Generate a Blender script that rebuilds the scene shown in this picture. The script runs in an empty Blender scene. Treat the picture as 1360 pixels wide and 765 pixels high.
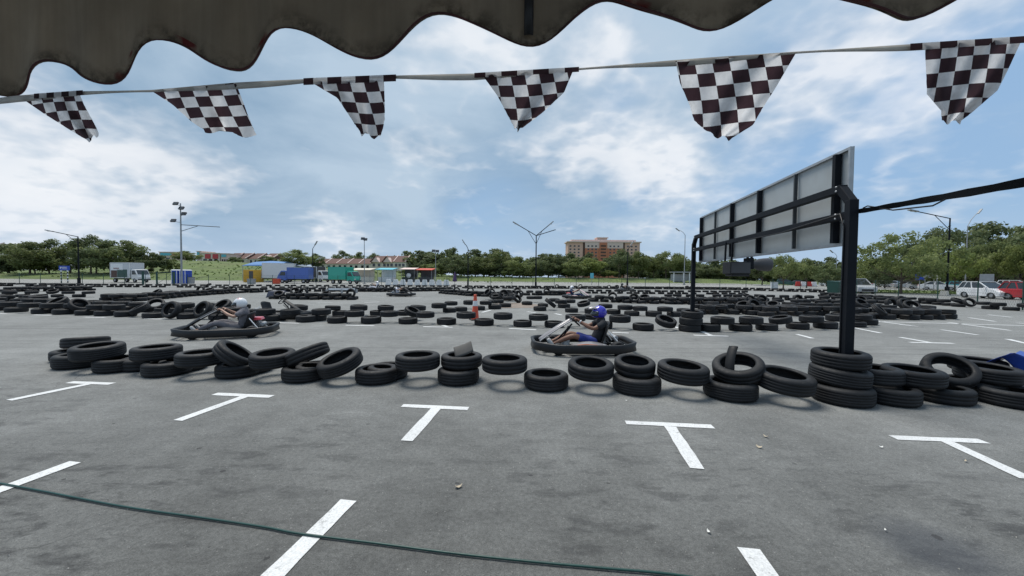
import bpy, bmesh, math, random
from mathutils import Vector, Matrix, noise
R = math.radians
rnd = random.Random(11)
sc = bpy.context.scene
col = sc.collection

# ------------------------------------------------------------------ camera
FPX, CX, CY, HC = 495.0, 680.0, 382.5, 1.52
PITCH, ROLL = R(1.655), R(0.5)
RC = Matrix.Rotation(R(90) - PITCH, 3, 'X') @ Matrix.Rotation(ROLL, 3, 'Z')
CAMP = Vector((0, 0, HC))
cd = bpy.data.cameras.new('camera'); cam = bpy.data.objects.new('camera', cd); col.objects.link(cam)
cam.matrix_world = Matrix.Translation(CAMP) @ RC.to_4x4()
cd.sensor_width = 36; cd.lens = 36 * FPX / 1360; cd.clip_start = 0.05; cd.clip_end = 6000
sc.camera = cam
sc.render.resolution_x = 1024; sc.render.resolution_y = 576

def ray(u, v):
    return (RC @ Vector(((u - CX) / FPX, -(v - CY) / FPX, -1))).normalized()
def gp(u, v, z=0.0):
    d = ray(u, v); t = (z - HC) / d.z
    return CAMP + d * t
def proj(p):
    q = RC.transposed() @ (Vector(p) - CAMP)
    return (CX + FPX * q.x / -q.z, CY - FPX * q.y / -q.z)
def xat(u, Y, z=0.0):
    X = (u - CX) / FPX * Y
    for _ in range(4):
        X += (u - proj((X, Y, z))[0]) * Y / FPX
    return X
def at(u, Y, z=0.0): return Vector((xat(u, Y, z), Y, z))
def zat(u, v, Y):
    d = ray(u, v); return HC + d.z * Y / d.y
def atv(u, v, Y):
    d = ray(u, v); return CAMP + d * (Y / d.y)

# ------------------------------------------------------------------ object helpers
def tag(o, label=None, cat=None, group=None, kind=None):
    if label: o['label'] = label
    if cat: o['category'] = cat
    if group: o['group'] = group
    if kind: o['kind'] = kind
    return o
def empty(name, loc=(0, 0, 0), rz=0.0, label=None, cat=None, group=None):
    o = bpy.data.objects.new(name, None); col.objects.link(o)
    o.location = loc; o.rotation_euler = (0, 0, rz); o.empty_display_size = .2
    return tag(o, label, cat, group)
def children(o): return list(o.children)
def copy_tree(o, parent=None):
    c = o.copy(); col.objects.link(c); c.parent = parent
    for ch in children(o): copy_tree(ch, c)
    return c

class MB:
    """collects shapes; build() links them as one mesh object"""
    def __init__(s): s.v = []; s.f = []; s.m = []; s.s = []
    def add(s, vs, fs, mi=0, sm=False):
        n = len(s.v); s.v += [tuple(v) for v in vs]
        for f in fs: s.f.append([i + n for i in f]); s.m.append(mi); s.s.append(sm)
        return s
    def box(s, c, d, rz=0, ry=0, rx=0, mi=0, taper=1.0):
        M = Matrix.Translation(Vector(c)) @ Matrix.Rotation(rz, 4, 'Z') @ Matrix.Rotation(ry, 4, 'Y') @ Matrix.Rotation(rx, 4, 'X')
        h = [x / 2 for x in d]
        vs = [M @ Vector((x * h[0] * (taper if z > 0 else 1), y * h[1] * (taper if z > 0 else 1), z * h[2])) for z in (-1, 1) for y in (-1, 1) for x in (-1, 1)]
        return s.add(vs, [(0, 2, 3, 1), (4, 5, 7, 6), (0, 1, 5, 4), (2, 6, 7, 3), (0, 4, 6, 2), (1, 3, 7, 5)], mi)
    def bar(s, p0, p1, w, h, mi=0, up=(0, 0, 1)):
        p0 = Vector(p0); p1 = Vector(p1); d = (p1 - p0).normalized(); u = Vector(up)
        if abs(d.dot(u)) > .98: u = Vector((0, 1, 0))
        a = d.cross(u).normalized(); b = a.cross(d).normalized()
        vs = [p + a * i * w / 2 + b * j * h / 2 for p in (p0, p1) for j in (-1, 1) for i in (-1, 1)]
        return s.add(vs, [(0, 1, 3, 2), (4, 6, 7, 5), (0, 4, 5, 1), (2, 3, 7, 6), (0, 2, 6, 4), (1, 5, 7, 3)], mi)
    def tube(s, pts, r, n=8, mi=0, sm=True, cap=True):
        pts = [Vector(p) for p in pts]; N = len(pts); rr = r if isinstance(r, (list, tuple)) else [r] * N
        vs = []; pa = None
        for i, p in enumerate(pts):
            d = (pts[min(i + 1, N - 1)] - pts[max(i - 1, 0)]).normalized()
            if pa is None: pa = d.orthogonal().normalized()
            a = (pa - d * pa.dot(d)).normalized(); pa = a; b = d.cross(a)
            vs += [p + (a * math.cos(2 * math.pi * k / n) + b * math.sin(2 * math.pi * k / n)) * rr[i] for k in range(n)]
        fs = [(i * n + k, i * n + (k + 1) % n, (i + 1) * n + (k + 1) % n, (i + 1) * n + k) for i in range(N - 1) for k in range(n)]
        s.add(vs, fs, mi, sm)
        if cap: s.add(vs[:n], [tuple(range(n))[::-1]], mi); s.add(vs[-n:], [tuple(range(n))], mi)
        return s
    def lathe(s, prof, n=32, M=None, mi=0, closed=False, sm=True, a0=0.0, a1=2 * math.pi):
        full = abs(a1 - a0 - 2 * math.pi) < 1e-6; K = n if full else n + 1
        vs = []
        for k in range(K):
            a = a0 + (a1 - a0) * k / n
            for (r, z) in prof:
                p = Vector((r * math.cos(a), r * math.sin(a), z)); vs.append(M @ p if M else p)
        P = len(prof); fs = []
        for k in range(n):
            k2 = (k + 1) % K
            for j in range(P if closed else P - 1):
                j2 = (j + 1) % P
                fs.append((k * P + j, k2 * P + j, k2 * P + j2, k * P + j2))
        return s.add(vs, fs, mi, sm)
    def grid(s, fn, nu, nv, mi=0, sm=True):
        vs = [fn(i / nu, j / nv) for j in range(nv + 1) for i in range(nu + 1)]
        fs = [(j * (nu + 1) + i, j * (nu + 1) + i + 1, (j + 1) * (nu + 1) + i + 1, (j + 1) * (nu + 1) + i) for j in range(nv) for i in range(nu)]
        return s.add(vs, fs, mi, sm)
    def prism(s, poly, y0, y1, axis='Y', mi=0):
        """polygon in (x,z) extruded along Y (or (x,y) along Z, (y,z) along X)"""
        mk = {'Y': lambda a, b, t: (a, t, b), 'Z': lambda a, b, t: (a, b, t), 'X': lambda a, b, t: (t, a, b)}[axis]
        n = len(poly); vs = [mk(a, b, y0) for a, b in poly] + [mk(a, b, y1) for a, b in poly]
        fs = [tuple(range(n)), tuple(range(2 * n - 1, n - 1, -1))] + [(i, n + i, n + (i + 1) % n, (i + 1) % n) for i in range(n)]
        return s.add(vs, fs, mi)
    def build(s, name, mats, parent=None, loc=(0, 0, 0), bevel=0, thick=0, subsurf=0, fix=True):
        me = bpy.data.meshes.new(name); me.from_pydata(s.v, [], s.f)
        for m in (mats if isinstance(mats, (list, tuple)) else [mats]): me.materials.append(m)
        me.polygons.foreach_set('material_index', s.m); me.polygons.foreach_set('use_smooth', s.s); me.update()
        if fix:
            b = bmesh.new(); b.from_mesh(me); bmesh.ops.recalc_face_normals(b, faces=b.faces); b.to_mesh(me); b.free()
        o = bpy.data.objects.new(name, me); col.objects.link(o); o.location = loc
        if parent: o.parent = parent
        if thick:
            md = o.modifiers.new('thick', 'SOLIDIFY'); md.thickness = thick; md.offset = 0
        if subsurf:
            md = o.modifiers.new('sub', 'SUBSURF'); md.levels = md.render_levels = subsurf
        if bevel:
            md = o.modifiers.new('bev', 'BEVEL'); md.width = bevel; md.segments = 2; md.limit_method = 'ANGLE'; md.angle_limit = R(40)
        return o

# ------------------------------------------------------------------ materials
def nodes(m):
    m.use_nodes = True; nt = m.node_tree; nt.nodes.clear(); return nt
def N(nt, t, **kw):
    n = nt.nodes.new(t)
    for k, v in kw.items():
        if k in n.inputs: n.inputs[k].default_value = v
        else: setattr(n, k, v)
    return n
def L(nt, a, b): nt.links.new(a, b)
def ramp(nt, src, stops):
    r = nt.nodes.new('ShaderNodeValToRGB'); L(nt, src, r.inputs[0]); e = r.color_ramp.elements
    while len(e) < len(stops): e.new(.5)
    for i, (p, c) in enumerate(stops):
        e[i].position = p; e[i].color = (c, c, c, 1) if not isinstance(c, (tuple, list)) else (*c[:3], 1)
    return r.outputs[0]
def mix(nt, fac, a, b, mode='MIX'):
    m = nt.nodes.new('ShaderNodeMix'); m.data_type = 'RGBA'; m.blend_type = mode
    for sock, v in ((m.inputs['Factor'], fac), (m.inputs['A'], a), (m.inputs['B'], b)):
        if hasattr(v, 'node'): L(nt, v, sock)
        else: sock.default_value = v if not isinstance(v, tuple) else (*v[:3], 1)
    return m.outputs['Result']
def math_(nt, op, a, b=0.0, c=None, clamp=False):
    m = nt.nodes.new('ShaderNodeMath'); m.operation = op; m.use_clamp = clamp
    for i, v in enumerate((a, b) if c is None else (a, b, c)):
        if hasattr(v, 'node'): L(nt, v, m.inputs[i])
        else: m.inputs[i].default_value = v
    return m.outputs[0]
def noise_(nt, vec, scale, detail=3, rough=.55, dist=0.0):
    n = N(nt, 'ShaderNodeTexNoise', Scale=scale, Detail=detail, Roughness=rough, Distortion=dist)
    if vec is not None: L(nt, vec, n.inputs['Vector'])
    return n.outputs['Fac']
def mat(name, c, rough=.7, metal=0.0, var=.12, scale=4, bump=0.0, bscale=None, spec=.5, coat=0.0, trans=0.0, dirt=None, rand=0.0):
    m = bpy.data.materials.new(name); nt = nodes(m)
    tc = N(nt, 'ShaderNodeTexCoord'); ob = tc.outputs['Object']
    f = noise_(nt, ob, scale, 4)
    fr = ramp(nt, f, [(.3, 1 - var), (.7, 1 + var)])
    c0 = mix(nt, 1.0, tuple(c), fr, 'MULTIPLY')
    if dirt:
        d = noise_(nt, ob, dirt[1], 5, .65); c0 = mix(nt, ramp(nt, d, [(.5, 0), (.72, dirt[2])]), c0, tuple(dirt[0]))
    if rand:
        oi = N(nt, 'ShaderNodeObjectInfo'); rr = ramp(nt, oi.outputs['Random'], [(0, 1 - rand), (1, 1 + rand)]); c0 = mix(nt, 1.0, c0, rr, 'MULTIPLY')
    b = N(nt, 'ShaderNodeBsdfPrincipled', Roughness=rough, Metallic=metal); b.inputs['Specular IOR Level'].default_value = spec
    b.inputs['Coat Weight'].default_value = coat
    L(nt, c0, b.inputs['Base Color']); out = N(nt, 'ShaderNodeOutputMaterial'); sh = b.outputs[0]
    if bump:
        bn = N(nt, 'ShaderNodeBump', Strength=bump, Distance=.02); L(nt, noise_(nt, ob, bscale or scale * 6, 4), bn.inputs['Height']); L(nt, bn.outputs[0], b.inputs['Normal'])
    if trans:
        t = N(nt, 'ShaderNodeBsdfTranslucent'); L(nt, c0, t.inputs['Color']); mx = N(nt, 'ShaderNodeMixShader', Fac=trans); L(nt, sh, mx.inputs[1]); L(nt, t.outputs[0], mx.inputs[2]); sh = mx.outputs[0]
    L(nt, sh, out.inputs['Surface']); return m

MT = {}
def tyremat():
    m = bpy.data.materials.new('tyre_rubber'); nt = nodes(m); tc = N(nt, 'ShaderNodeTexCoord'); ob = tc.outputs['Object']; oi = N(nt, 'ShaderNodeObjectInfo')
    va = N(nt, 'ShaderNodeVectorMath', operation='ADD'); L(nt, ob, va.inputs[0]); cx = nt.nodes.new('ShaderNodeCombineXYZ'); L(nt, math_(nt, 'MULTIPLY', oi.outputs['Random'], 37.0), cx.inputs[0]); L(nt, cx.outputs[0], va.inputs[1]); p = va.outputs[0]
    sx = nt.nodes.new('ShaderNodeSeparateXYZ'); L(nt, ob, sx.inputs[0]); az = math_(nt, 'ABSOLUTE', sx.outputs['Z'])
    side = ramp(nt, math_(nt, 'MULTIPLY', az, 10.0), [(.76, 0), (.9, 1)])
    n1 = noise_(nt, p, 4.5, 5, .65); n2 = noise_(nt, p, 22, 5, .7); n3 = noise_(nt, p, 90, 2, .6)
    c = mix(nt, 1.0, (.0085, .009, .0105), ramp(nt, n2, [(.3, .6), (.7, 1.5)]), 'MULTIPLY')
    dust = math_(nt, 'MULTIPLY', ramp(nt, n1, [(.34, 0), (.68, 1)]), math_(nt, 'ADD', .35, math_(nt, 'MULTIPLY', side, .5)))
    dust = math_(nt, 'MULTIPLY', dust, ramp(nt, oi.outputs['Random'], [(0, .35), (1, 1.15)]))
    c = mix(nt, dust, c, (.036, .037, .039))
    sc_ = math_(nt, 'MULTIPLY', ramp(nt, n2, [(.6, 0), (.68, 1)]), .5); c = mix(nt, sc_, c, (.05, .049, .048))
    b = N(nt, 'ShaderNodeBsdfPrincipled'); b.inputs['Specular IOR Level'].default_value = .3; L(nt, c, b.inputs['Base Color']); L(nt, ramp(nt, n2, [(.3, .48), (.7, .8)]), b.inputs['Roughness'])
    bn = N(nt, 'ShaderNodeBump', Strength=.3, Distance=.004); L(nt, math_(nt, 'ADD', n2, n3), bn.inputs['Height']); L(nt, bn.outputs[0], b.inputs['Normal'])
    o = N(nt, 'ShaderNodeOutputMaterial'); L(nt, b.outputs[0], o.inputs['Surface']); return m
MT['tyre'] = tyremat()
MT['black'] = mat('black_plastic', (.008, .0085, .0105), .5, 0, .2, 6, .1, 40)
MT['blacksteel'] = mat('black_painted_steel', (.0055, .0075, .0115), .65, 0, .2, 3, .06, 50, .2, dirt=((.016, .018, .022), 2.5, .3))
MT['darkgrey'] = mat('dark_grey_plastic', (.06, .06, .065), .55)
MT['steel'] = mat('galvanised_steel', (.38, .39, .4), .45, .6, .15, 8)
MT['greysteel'] = mat('grey_pole_paint', (.3, .31, .32), .5, .2, .12, 5)
MT['white'] = mat('white_paint', (.72, .73, .74), .5, 0, .06, 3, dirt=((.4, .38, .35), 4, .35))
MT['cream'] = mat('cream_plaster', (.68, .62, .53), .85, 0, .08, .8)
MT['red'] = mat('red_plastic', (.5, .03, .025), .45)
MT['orange'] = mat('orange_plastic', (.6, .075, .03), .5)
MT['blue'] = mat('blue_plastic', (.02, .07, .42), .4)
MT['glass'] = mat('dark_window_glass', (.02, .025, .03), .08, 0, .05, 2, spec=.8)
MT['lamp'] = mat('lamp_glass', (.6, .6, .58), .2)
MT['redlamp'] = mat('red_lamp_glass', (.4, .02, .02), .2)
MT['chrome'] = mat('chrome', (.6, .6, .6), .2, 1.0, .05)
MT['rim'] = mat('alloy_rim', (.4, .4, .41), .35, .8)
MT['skin_dark'] = mat('brown_skin', (.2, .1, .065), .55, 0, .08, 20)
MT['skin_light'] = mat('tan_skin', (.42, .25, .18), .55, 0, .08, 20)
MT['bark'] = mat('bark', (.11, .085, .065), .9, 0, .3, 8, .5, 20)
MT['wood'] = mat('weathered_rubber', (.075, .072, .068), .8, 0, .2, 6)
MT['roof'] = mat('terracotta_roof', (.12, .062, .05), .85, 0, .2, 2, .3, 8)
MT['hose'] = mat('green_hose', (.008, .05, .043), .4, 0, .15, 12)
MT['leaf_litter'] = mat('dry_leaf', (.45, .38, .28), .8)

def paint(name, c, rough=.3): return mat(name, c, rough, 0, .04, 2, coat=.5)

def leafmat(name, dark, light):
    m = bpy.data.materials.new(name); nt = nodes(m)
    tc = N(nt, 'ShaderNodeTexCoord'); oi = N(nt, 'ShaderNodeObjectInfo')
    f1 = noise_(nt, tc.outputs['Object'], 5, 2); f2 = noise_(nt, tc.outputs['Object'], 60, 2)
    f = math_(nt, 'ADD', math_(nt, 'MULTIPLY', f1, .65), math_(nt, 'MULTIPLY', f2, .35))
    c = mix(nt, ramp(nt, f, [(.38, 0), (.64, 1)]), tuple(dark), tuple(light))
    c = mix(nt, 1.0, c, ramp(nt, oi.outputs['Random'], [(0, .8), (1, 1.25)]), 'MULTIPLY')
    d = N(nt, 'ShaderNodeBsdfPrincipled', Roughness=.6); d.inputs['Specular IOR Level'].default_value = .25; L(nt, c, d.inputs['Base Color'])
    t = N(nt, 'ShaderNodeBsdfTranslucent'); L(nt, c, t.inputs['Color'])
    mx = N(nt, 'ShaderNodeMixShader', Fac=.5); L(nt, d.outputs[0], mx.inputs[1]); L(nt, t.outputs[0], mx.inputs[2])
    o = N(nt, 'ShaderNodeOutputMaterial'); L(nt, mx.outputs[0], o.inputs['Surface']); return m
MT['leaf_dark'] = leafmat('dark_leaves', (.095, .13, .062), (.19, .22, .098))
MT['leaf_mid'] = leafmat('mid_leaves', (.125, .16, .062), (.23, .26, .1))
MT['leaf_light'] = leafmat('light_leaves', (.135, .175, .05), (.24, .27, .085))

# asphalt: aggregate, broad tone, oil stains, faint scuffs
def asphalt(name, base, stains=True):
    m = bpy.data.materials.new(name); nt = nodes(m)
    tc = N(nt, 'ShaderNodeTexCoord'); ob = tc.outputs['Object']
    big = noise_(nt, ob, .11, 4, .6); med = noise_(nt, ob, .9, 5, .6); fine = noise_(nt, ob, 34, 4, .75); grain = noise_(nt, ob, 140, 2, .6)
    c = mix(nt, 1.0, tuple(base), ramp(nt, big, [(.3, .84), (.7, 1.14)]), 'MULTIPLY')
    c = mix(nt, 1.0, c, ramp(nt, med, [(.3, .86), (.72, 1.12)]), 'MULTIPLY')
    c = mix(nt, 1.0, c, ramp(nt, noise_(nt, ob, 5.5, 4, .6), [(.3, .88), (.7, 1.1)]), 'MULTIPLY')
    c = mix(nt, 1.0, c, ramp(nt, fine, [(.3, .72), (.7, 1.28)]), 'MULTIPLY')
    c = mix(nt, 1.0, c, ramp(nt, grain, [(.3, .7), (.7, 1.3)]), 'MULTIPLY')
    vo = N(nt, 'ShaderNodeTexVoronoi', Scale=38.0); L(nt, ob, vo.inputs['Vector'])
    sp = nt.nodes.new('ShaderNodeSeparateColor'); L(nt, vo.outputs['Color'], sp.inputs[0])
    peb = math_(nt, 'MULTIPLY', math_(nt, 'LESS_THAN', vo.outputs['Distance'], .17), math_(nt, 'GREATER_THAN', sp.outputs[0], .87))
    c = mix(nt, math_(nt, 'MULTIPLY', peb, .75), c, (.4, .4, .38))
    if stains:
        mp = N(nt, 'ShaderNodeMapping'); L(nt, ob, mp.inputs['Vector']); mp.inputs['Scale'].default_value = (.8, 2.0, 1); mp.inputs['Rotation'].default_value = (0, 0, .19)
        s1 = noise_(nt, mp.outputs[0], 3.0, 7, .66, .25); s2 = noise_(nt, ob, .33, 3, .5)
        k = math_(nt, 'MULTIPLY', ramp(nt, s1, [(.51, 0), (.62, 1)]), ramp(nt, s2, [(.4, .12), (.6, 1)]))
        # the parking bays under the awning are the oily ones
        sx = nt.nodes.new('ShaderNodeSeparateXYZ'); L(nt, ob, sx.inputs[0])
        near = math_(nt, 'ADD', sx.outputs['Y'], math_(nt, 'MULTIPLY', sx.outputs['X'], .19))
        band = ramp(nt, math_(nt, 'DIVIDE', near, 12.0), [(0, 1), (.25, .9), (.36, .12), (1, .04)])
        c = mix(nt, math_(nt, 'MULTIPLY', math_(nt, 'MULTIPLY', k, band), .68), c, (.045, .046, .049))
        # bluish sealed patch
        pd = N(nt, 'ShaderNodeVectorMath', operation='DISTANCE'); L(nt, ob, pd.inputs[0]); pd.inputs[1].default_value = tuple(gp(1255, 735))
        pk = ramp(nt, math_(nt, 'ADD', pd.outputs['Value'], math_(nt, 'MULTIPLY', med, .5)), [(.42, 1), (.62, 0)])
        c = mix(nt, math_(nt, 'MULTIPLY', pk, .55), c, (.06, .068, .085))
        # grime drips in the bays
        sp2 = N(nt, 'ShaderNodeTexVoronoi', Scale=5.5); L(nt, ob, sp2.inputs['Vector']); sc2 = nt.nodes.new('ShaderNodeSeparateColor'); L(nt, sp2.outputs['Color'], sc2.inputs[0])
        drip = math_(nt, 'MULTIPLY', math_(nt, 'LESS_THAN', math_(nt, 'ADD', sp2.outputs['Distance'], math_(nt, 'MULTIPLY', fine, .14)), math_(nt, 'ADD', .08, math_(nt, 'MULTIPLY', sc2.outputs[1], .14))), math_(nt, 'GREATER_THAN', sc2.outputs[0], .72))
        c = mix(nt, math_(nt, 'MULTIPLY', math_(nt, 'MULTIPLY', drip, band), .75), c, (.05, .05, .052))
        # tyre rubber laid down along the track, thin cracks
        mp2 = N(nt, 'ShaderNodeMapping'); L(nt, ob, mp2.inputs['Vector']); mp2.inputs['Scale'].default_value = (.09, 2.6, 1); mp2.inputs['Rotation'].default_value = (0, 0, -.04)
        rb = ramp(nt, noise_(nt, mp2.outputs[0], 1.6, 4, .6, .2), [(.5, 0), (.68, .3)])
        c = mix(nt, math_(nt, 'MULTIPLY', rb, ramp(nt, math_(nt, 'DIVIDE', sx.outputs['Y'], 20.0), [(.28, 0), (.34, 1), (.55, 1), (.62, 0)])), c, (.07, .07, .072))
        wv = N(nt, 'ShaderNodeVectorMath', operation='ADD'); L(nt, ob, wv.inputs[0]); cw = nt.nodes.new('ShaderNodeCombineXYZ'); L(nt, math_(nt, 'MULTIPLY', med, .7), cw.inputs[0]); L(nt, math_(nt, 'MULTIPLY', noise_(nt, ob, 1.7, 4), .7), cw.inputs[1]); L(nt, cw.outputs[0], wv.inputs[1])
        ck = N(nt, 'ShaderNodeTexVoronoi', Scale=.42, feature='DISTANCE_TO_EDGE'); L(nt, wv.outputs[0], ck.inputs['Vector'])
        ckm = math_(nt, 'MULTIPLY', ramp(nt, math_(nt, 'MULTIPLY', ck.outputs['Distance'], 100.0), [(.1, 1), (.3, 0)]), ramp(nt, s2, [(.5, 0), (.62, .4)]))
        c = mix(nt, ckm, c, (.04, .04, .042))
        near_tone = ramp(nt, math_(nt, 'ADD', math_(nt, 'DIVIDE', near, 12.0), math_(nt, 'MULTIPLY', med, .2)), [(.2, .56), (.34, .74), (.52, 1.0)])  # broad tone, darker towards the near bays
        c = mix(nt, 1.0, c, near_tone, 'MULTIPLY')
    b = N(nt, 'ShaderNodeBsdfPrincipled', Roughness=.88); b.inputs['Specular IOR Level'].default_value = .3
    L(nt, c, b.inputs['Base Color'])
    bn = N(nt, 'ShaderNodeBump', Strength=.8, Distance=.008); L(nt, math_(nt, 'ADD', fine, grain), bn.inputs['Height']); L(nt, bn.outputs[0], b.inputs['Normal'])
    o = N(nt, 'ShaderNodeOutputMaterial'); L(nt, b.outputs[0], o.inputs['Surface']); return m
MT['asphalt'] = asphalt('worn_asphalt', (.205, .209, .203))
MT['road'] = asphalt('pale_road', (.27, .27, .255), False)
MT['grass'] = mat('grass_ground', (.092, .128, .034), .95, 0, .35, .3, dirt=((.15, .155, .06), .12, .6))
MT['dirtpatch'] = mat('sandy_dirt', (.22, .18, .15), .95, 0, .3, 3)

def marking():
    m = bpy.data.materials.new('road_paint'); nt = nodes(m); tc = N(nt, 'ShaderNodeTexCoord'); ob = tc.outputs['Object']
    w = noise_(nt, ob, 9, 6, .75); f = noise_(nt, ob, 90, 3, .7); wm = noise_(nt, ob, 1.3, 3)
    c = mix(nt, 1.0, (.66, .67, .67), ramp(nt, wm, [(.3, .88), (.7, 1.05)]), 'MULTIPLY')
    c = mix(nt, 1.0, c, ramp(nt, f, [(.3, .74), (.6, 1.06)]), 'MULTIPLY')
    w2 = noise_(nt, ob, 30, 6, .8)
    c = mix(nt, ramp(nt, math_(nt, 'ADD', math_(nt, 'MULTIPLY', w, .4), math_(nt, 'MULTIPLY', w2, .6)), [(.55, 0), (.62, .75)]), c, (.2, .2, .195))
    b = N(nt, 'ShaderNodeBsdfPrincipled', Roughness=.75); L(nt, c, b.inputs['Base Color'])
    o = N(nt, 'ShaderNodeOutputMaterial'); L(nt, b.outputs[0], o.inputs['Surface']); return m
MT['paint'] = marking()

# ------------------------------------------------------------------ sky, sun
SUN_EL, SUN_AZ = R(70), R(318)     # azimuth from +Y clockwise
w = bpy.data.worlds.new('World'); sc.world = w; w.use_nodes = True; nt = w.node_tree; nt.nodes.clear()
sky = N(nt, 'ShaderNodeTexSky'); sky.sky_type = 'NISHITA'; sky.sun_disc = False; sky.sun_elevation = SUN_EL; sky.sun_rotation = SUN_AZ
sky.dust_density = 2.0; sky.air_density = 1.0
tc = N(nt, 'ShaderNodeTexCoord'); gen = tc.outputs['Generated']
sx = nt.nodes.new('ShaderNodeSeparateXYZ'); L(nt, gen, sx.inputs[0])
zc = math_(nt, 'ADD', math_(nt, 'MAXIMUM', sx.outputs['Z'], 0.0), .34)
cv = nt.nodes.new('ShaderNodeCombineXYZ'); L(nt, math_(nt, 'DIVIDE', sx.outputs['X'], zc), cv.inputs[0]); L(nt, math_(nt, 'DIVIDE', sx.outputs['Y'], zc), cv.inputs[1]); L(nt, math_(nt, 'MULTIPLY', sx.outputs['Z'], 1.3), cv.inputs[2])
def blob(u, v, rad, soft=1.0):
    """soft region of sky round one compass direction and height"""
    d = ray(u, v); dp = N(nt, 'ShaderNodeVectorMath', operation='DISTANCE'); L(nt, gen, dp.inputs[0]); dp.inputs[1].default_value = d
    mr = N(nt, 'ShaderNodeMapRange', interpolation_type='SMOOTHSTEP'); L(nt, dp.outputs['Value'], mr.inputs['Value'])
    mr.inputs['From Min'].default_value = rad; mr.inputs['From Max'].default_value = 0.0; mr.inputs['To Max'].default_value = soft
    return mr.outputs['Result']
def total(xs):
    s = xs[0]
    for x in xs[1:]: s = math_(nt, 'ADD', s, x)
    return s
def dens(off, puff=True):
    va = N(nt, 'ShaderNodeVectorMath', operation='ADD'); L(nt, cv.outputs[0], va.inputs[0]); va.inputs[1].default_value = off
    f = noise_(nt, va.outputs[0], 1.9, 9 if puff else 7, .56, .1)
    # cauliflower lobes: folded noise at two sizes
    def lobe(sc, dt): return math_(nt, 'MULTIPLY', math_(nt, 'ABSOLUTE', math_(nt, 'SUBTRACT', noise_(nt, va.outputs[0], sc, dt, .5), .5)), 2.0)
    g1 = lobe(3.6, 2); g2 = lobe(8.5, 2)
    return math_(nt, 'ADD', math_(nt, 'MULTIPLY', f, .8), math_(nt, 'SUBTRACT', .2, math_(nt, 'ADD', math_(nt, 'MULTIPLY', g1, .26), math_(nt, 'MULTIPLY', g2, .14))))
d0 = dens((5.3, 2.1, .7)); d1 = dens((5.3 - .03, 2.1 + .05, .7 + .06), False)
n3 = noise_(nt, cv.outputs[0], .75, 5, .5, .2); n4 = noise_(nt, cv.outputs[0], 1.6, 7, .55, .4)
blue = total([blob(820, 130, .13, .16), blob(1240, 250, .5, .3), blob(640, 300, .3, .22), blob(950, 290, .3, .15), blob(330, 250, .3, .1), blob(1030, 30, .2, .12)])
grey = total([blob(360, 205, .5, .36), blob(620, 170, .4, .18), blob(930, 330, .2, .05)])
whit = total([blob(10, 195, .34, .2), blob(870, 215, .15, .2), blob(770, 195, .22, .17), blob(560, 215, .2, .1), blob(790, 60, .16, .16), blob(545, 215, .08, .08), blob(1110, 120, .24, .2), blob(1180, 95, .12, .1), blob(180, 300, .24, .2), blob(440, 322, .15, .15), blob(30, 290, .2, .08), blob(1300, 30, .2, .1), blob(660, 40, .2, .08), blob(930, 150, .1, .09)])
clear = mix(nt, .8, sky.outputs[0], (2.35, 3.75, 5.6))
ov = math_(nt, 'SUBTRACT', math_(nt, 'ADD', math_(nt, 'ADD', math_(nt, 'MULTIPLY', n3, .6), math_(nt, 'MULTIPLY', n4, .4)), grey), blue)
ovm = ramp(nt, ov, [(.3, 0), (.5, .75), (.68, 1)])
gcol = mix(nt, ramp(nt, n4, [(.36, 0), (.64, 1)]), (2.05, 3.05, 4.2), (3.55, 4.5, 5.5))
base = mix(nt, ovm, clear, gcol)
dark = total([blob(360, 205, .45, .15), blob(620, 270, .35, .09), blob(440, 150, .25, .06), blob(1200, 280, .4, .1), blob(600, 130, .2, .06)])
pm = math_(nt, 'SUBTRACT', math_(nt, 'ADD', d0, whit), dark)
pmask = ramp(nt, pm, [(.53, 0), (.61, .3), (.73, .8), (.9, 1)])
lit = math_(nt, 'ADD', math_(nt, 'MULTIPLY', math_(nt, 'SUBTRACT', d0, d1), 3.2), math_(nt, 'ADD', .38, math_(nt, 'MULTIPLY', whit, 1.3)))
pcol = mix(nt, ramp(nt, lit, [(.2, 0), (.8, 1)]), (3.9, 4.7, 5.6), (6.9, 7.05, 7.3))
fin = mix(nt, math_(nt, 'MULTIPLY', pmask, .9), base, pcol)
hz = N(nt, 'ShaderNodeMapRange', interpolation_type='SMOOTHSTEP'); L(nt, sx.outputs['Z'], hz.inputs['Value']); hz.inputs['From Min'].default_value = .16; hz.inputs['From Max'].default_value = -.02; hz.inputs['To Max'].default_value = .42
fin = mix(nt, hz.outputs[0], fin, (4.6, 5.4, 6.6))
bg = N(nt, 'ShaderNodeBackground', Strength=.1); L(nt, fin, bg.inputs['Color']); wo = N(nt, 'ShaderNodeOutputWorld'); L(nt, bg.outputs[0], wo.inputs['Surface'])
sd = bpy.data.lights.new('sun', 'SUN'); so = bpy.data.objects.new('sun', sd); col.objects.link(so)
sd.energy = 2.7; sd.angle = R(30); sd.color = (1, .95, .87)
sdir = Vector((math.sin(SUN_AZ) * math.cos(SUN_EL), math.cos(SUN_AZ) * math.cos(SUN_EL), math.sin(SUN_EL)))
so.rotation_euler = sdir.to_track_quat('Z', 'Y').to_euler()
sc.view_settings.view_transform = 'Standard'; sc.view_settings.look = 'None'; sc.view_settings.exposure = 0.42; sc.view_settings.gamma = 1.0
sc.cycles.use_denoising = True; sc.cycles.max_bounces = 6
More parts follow.
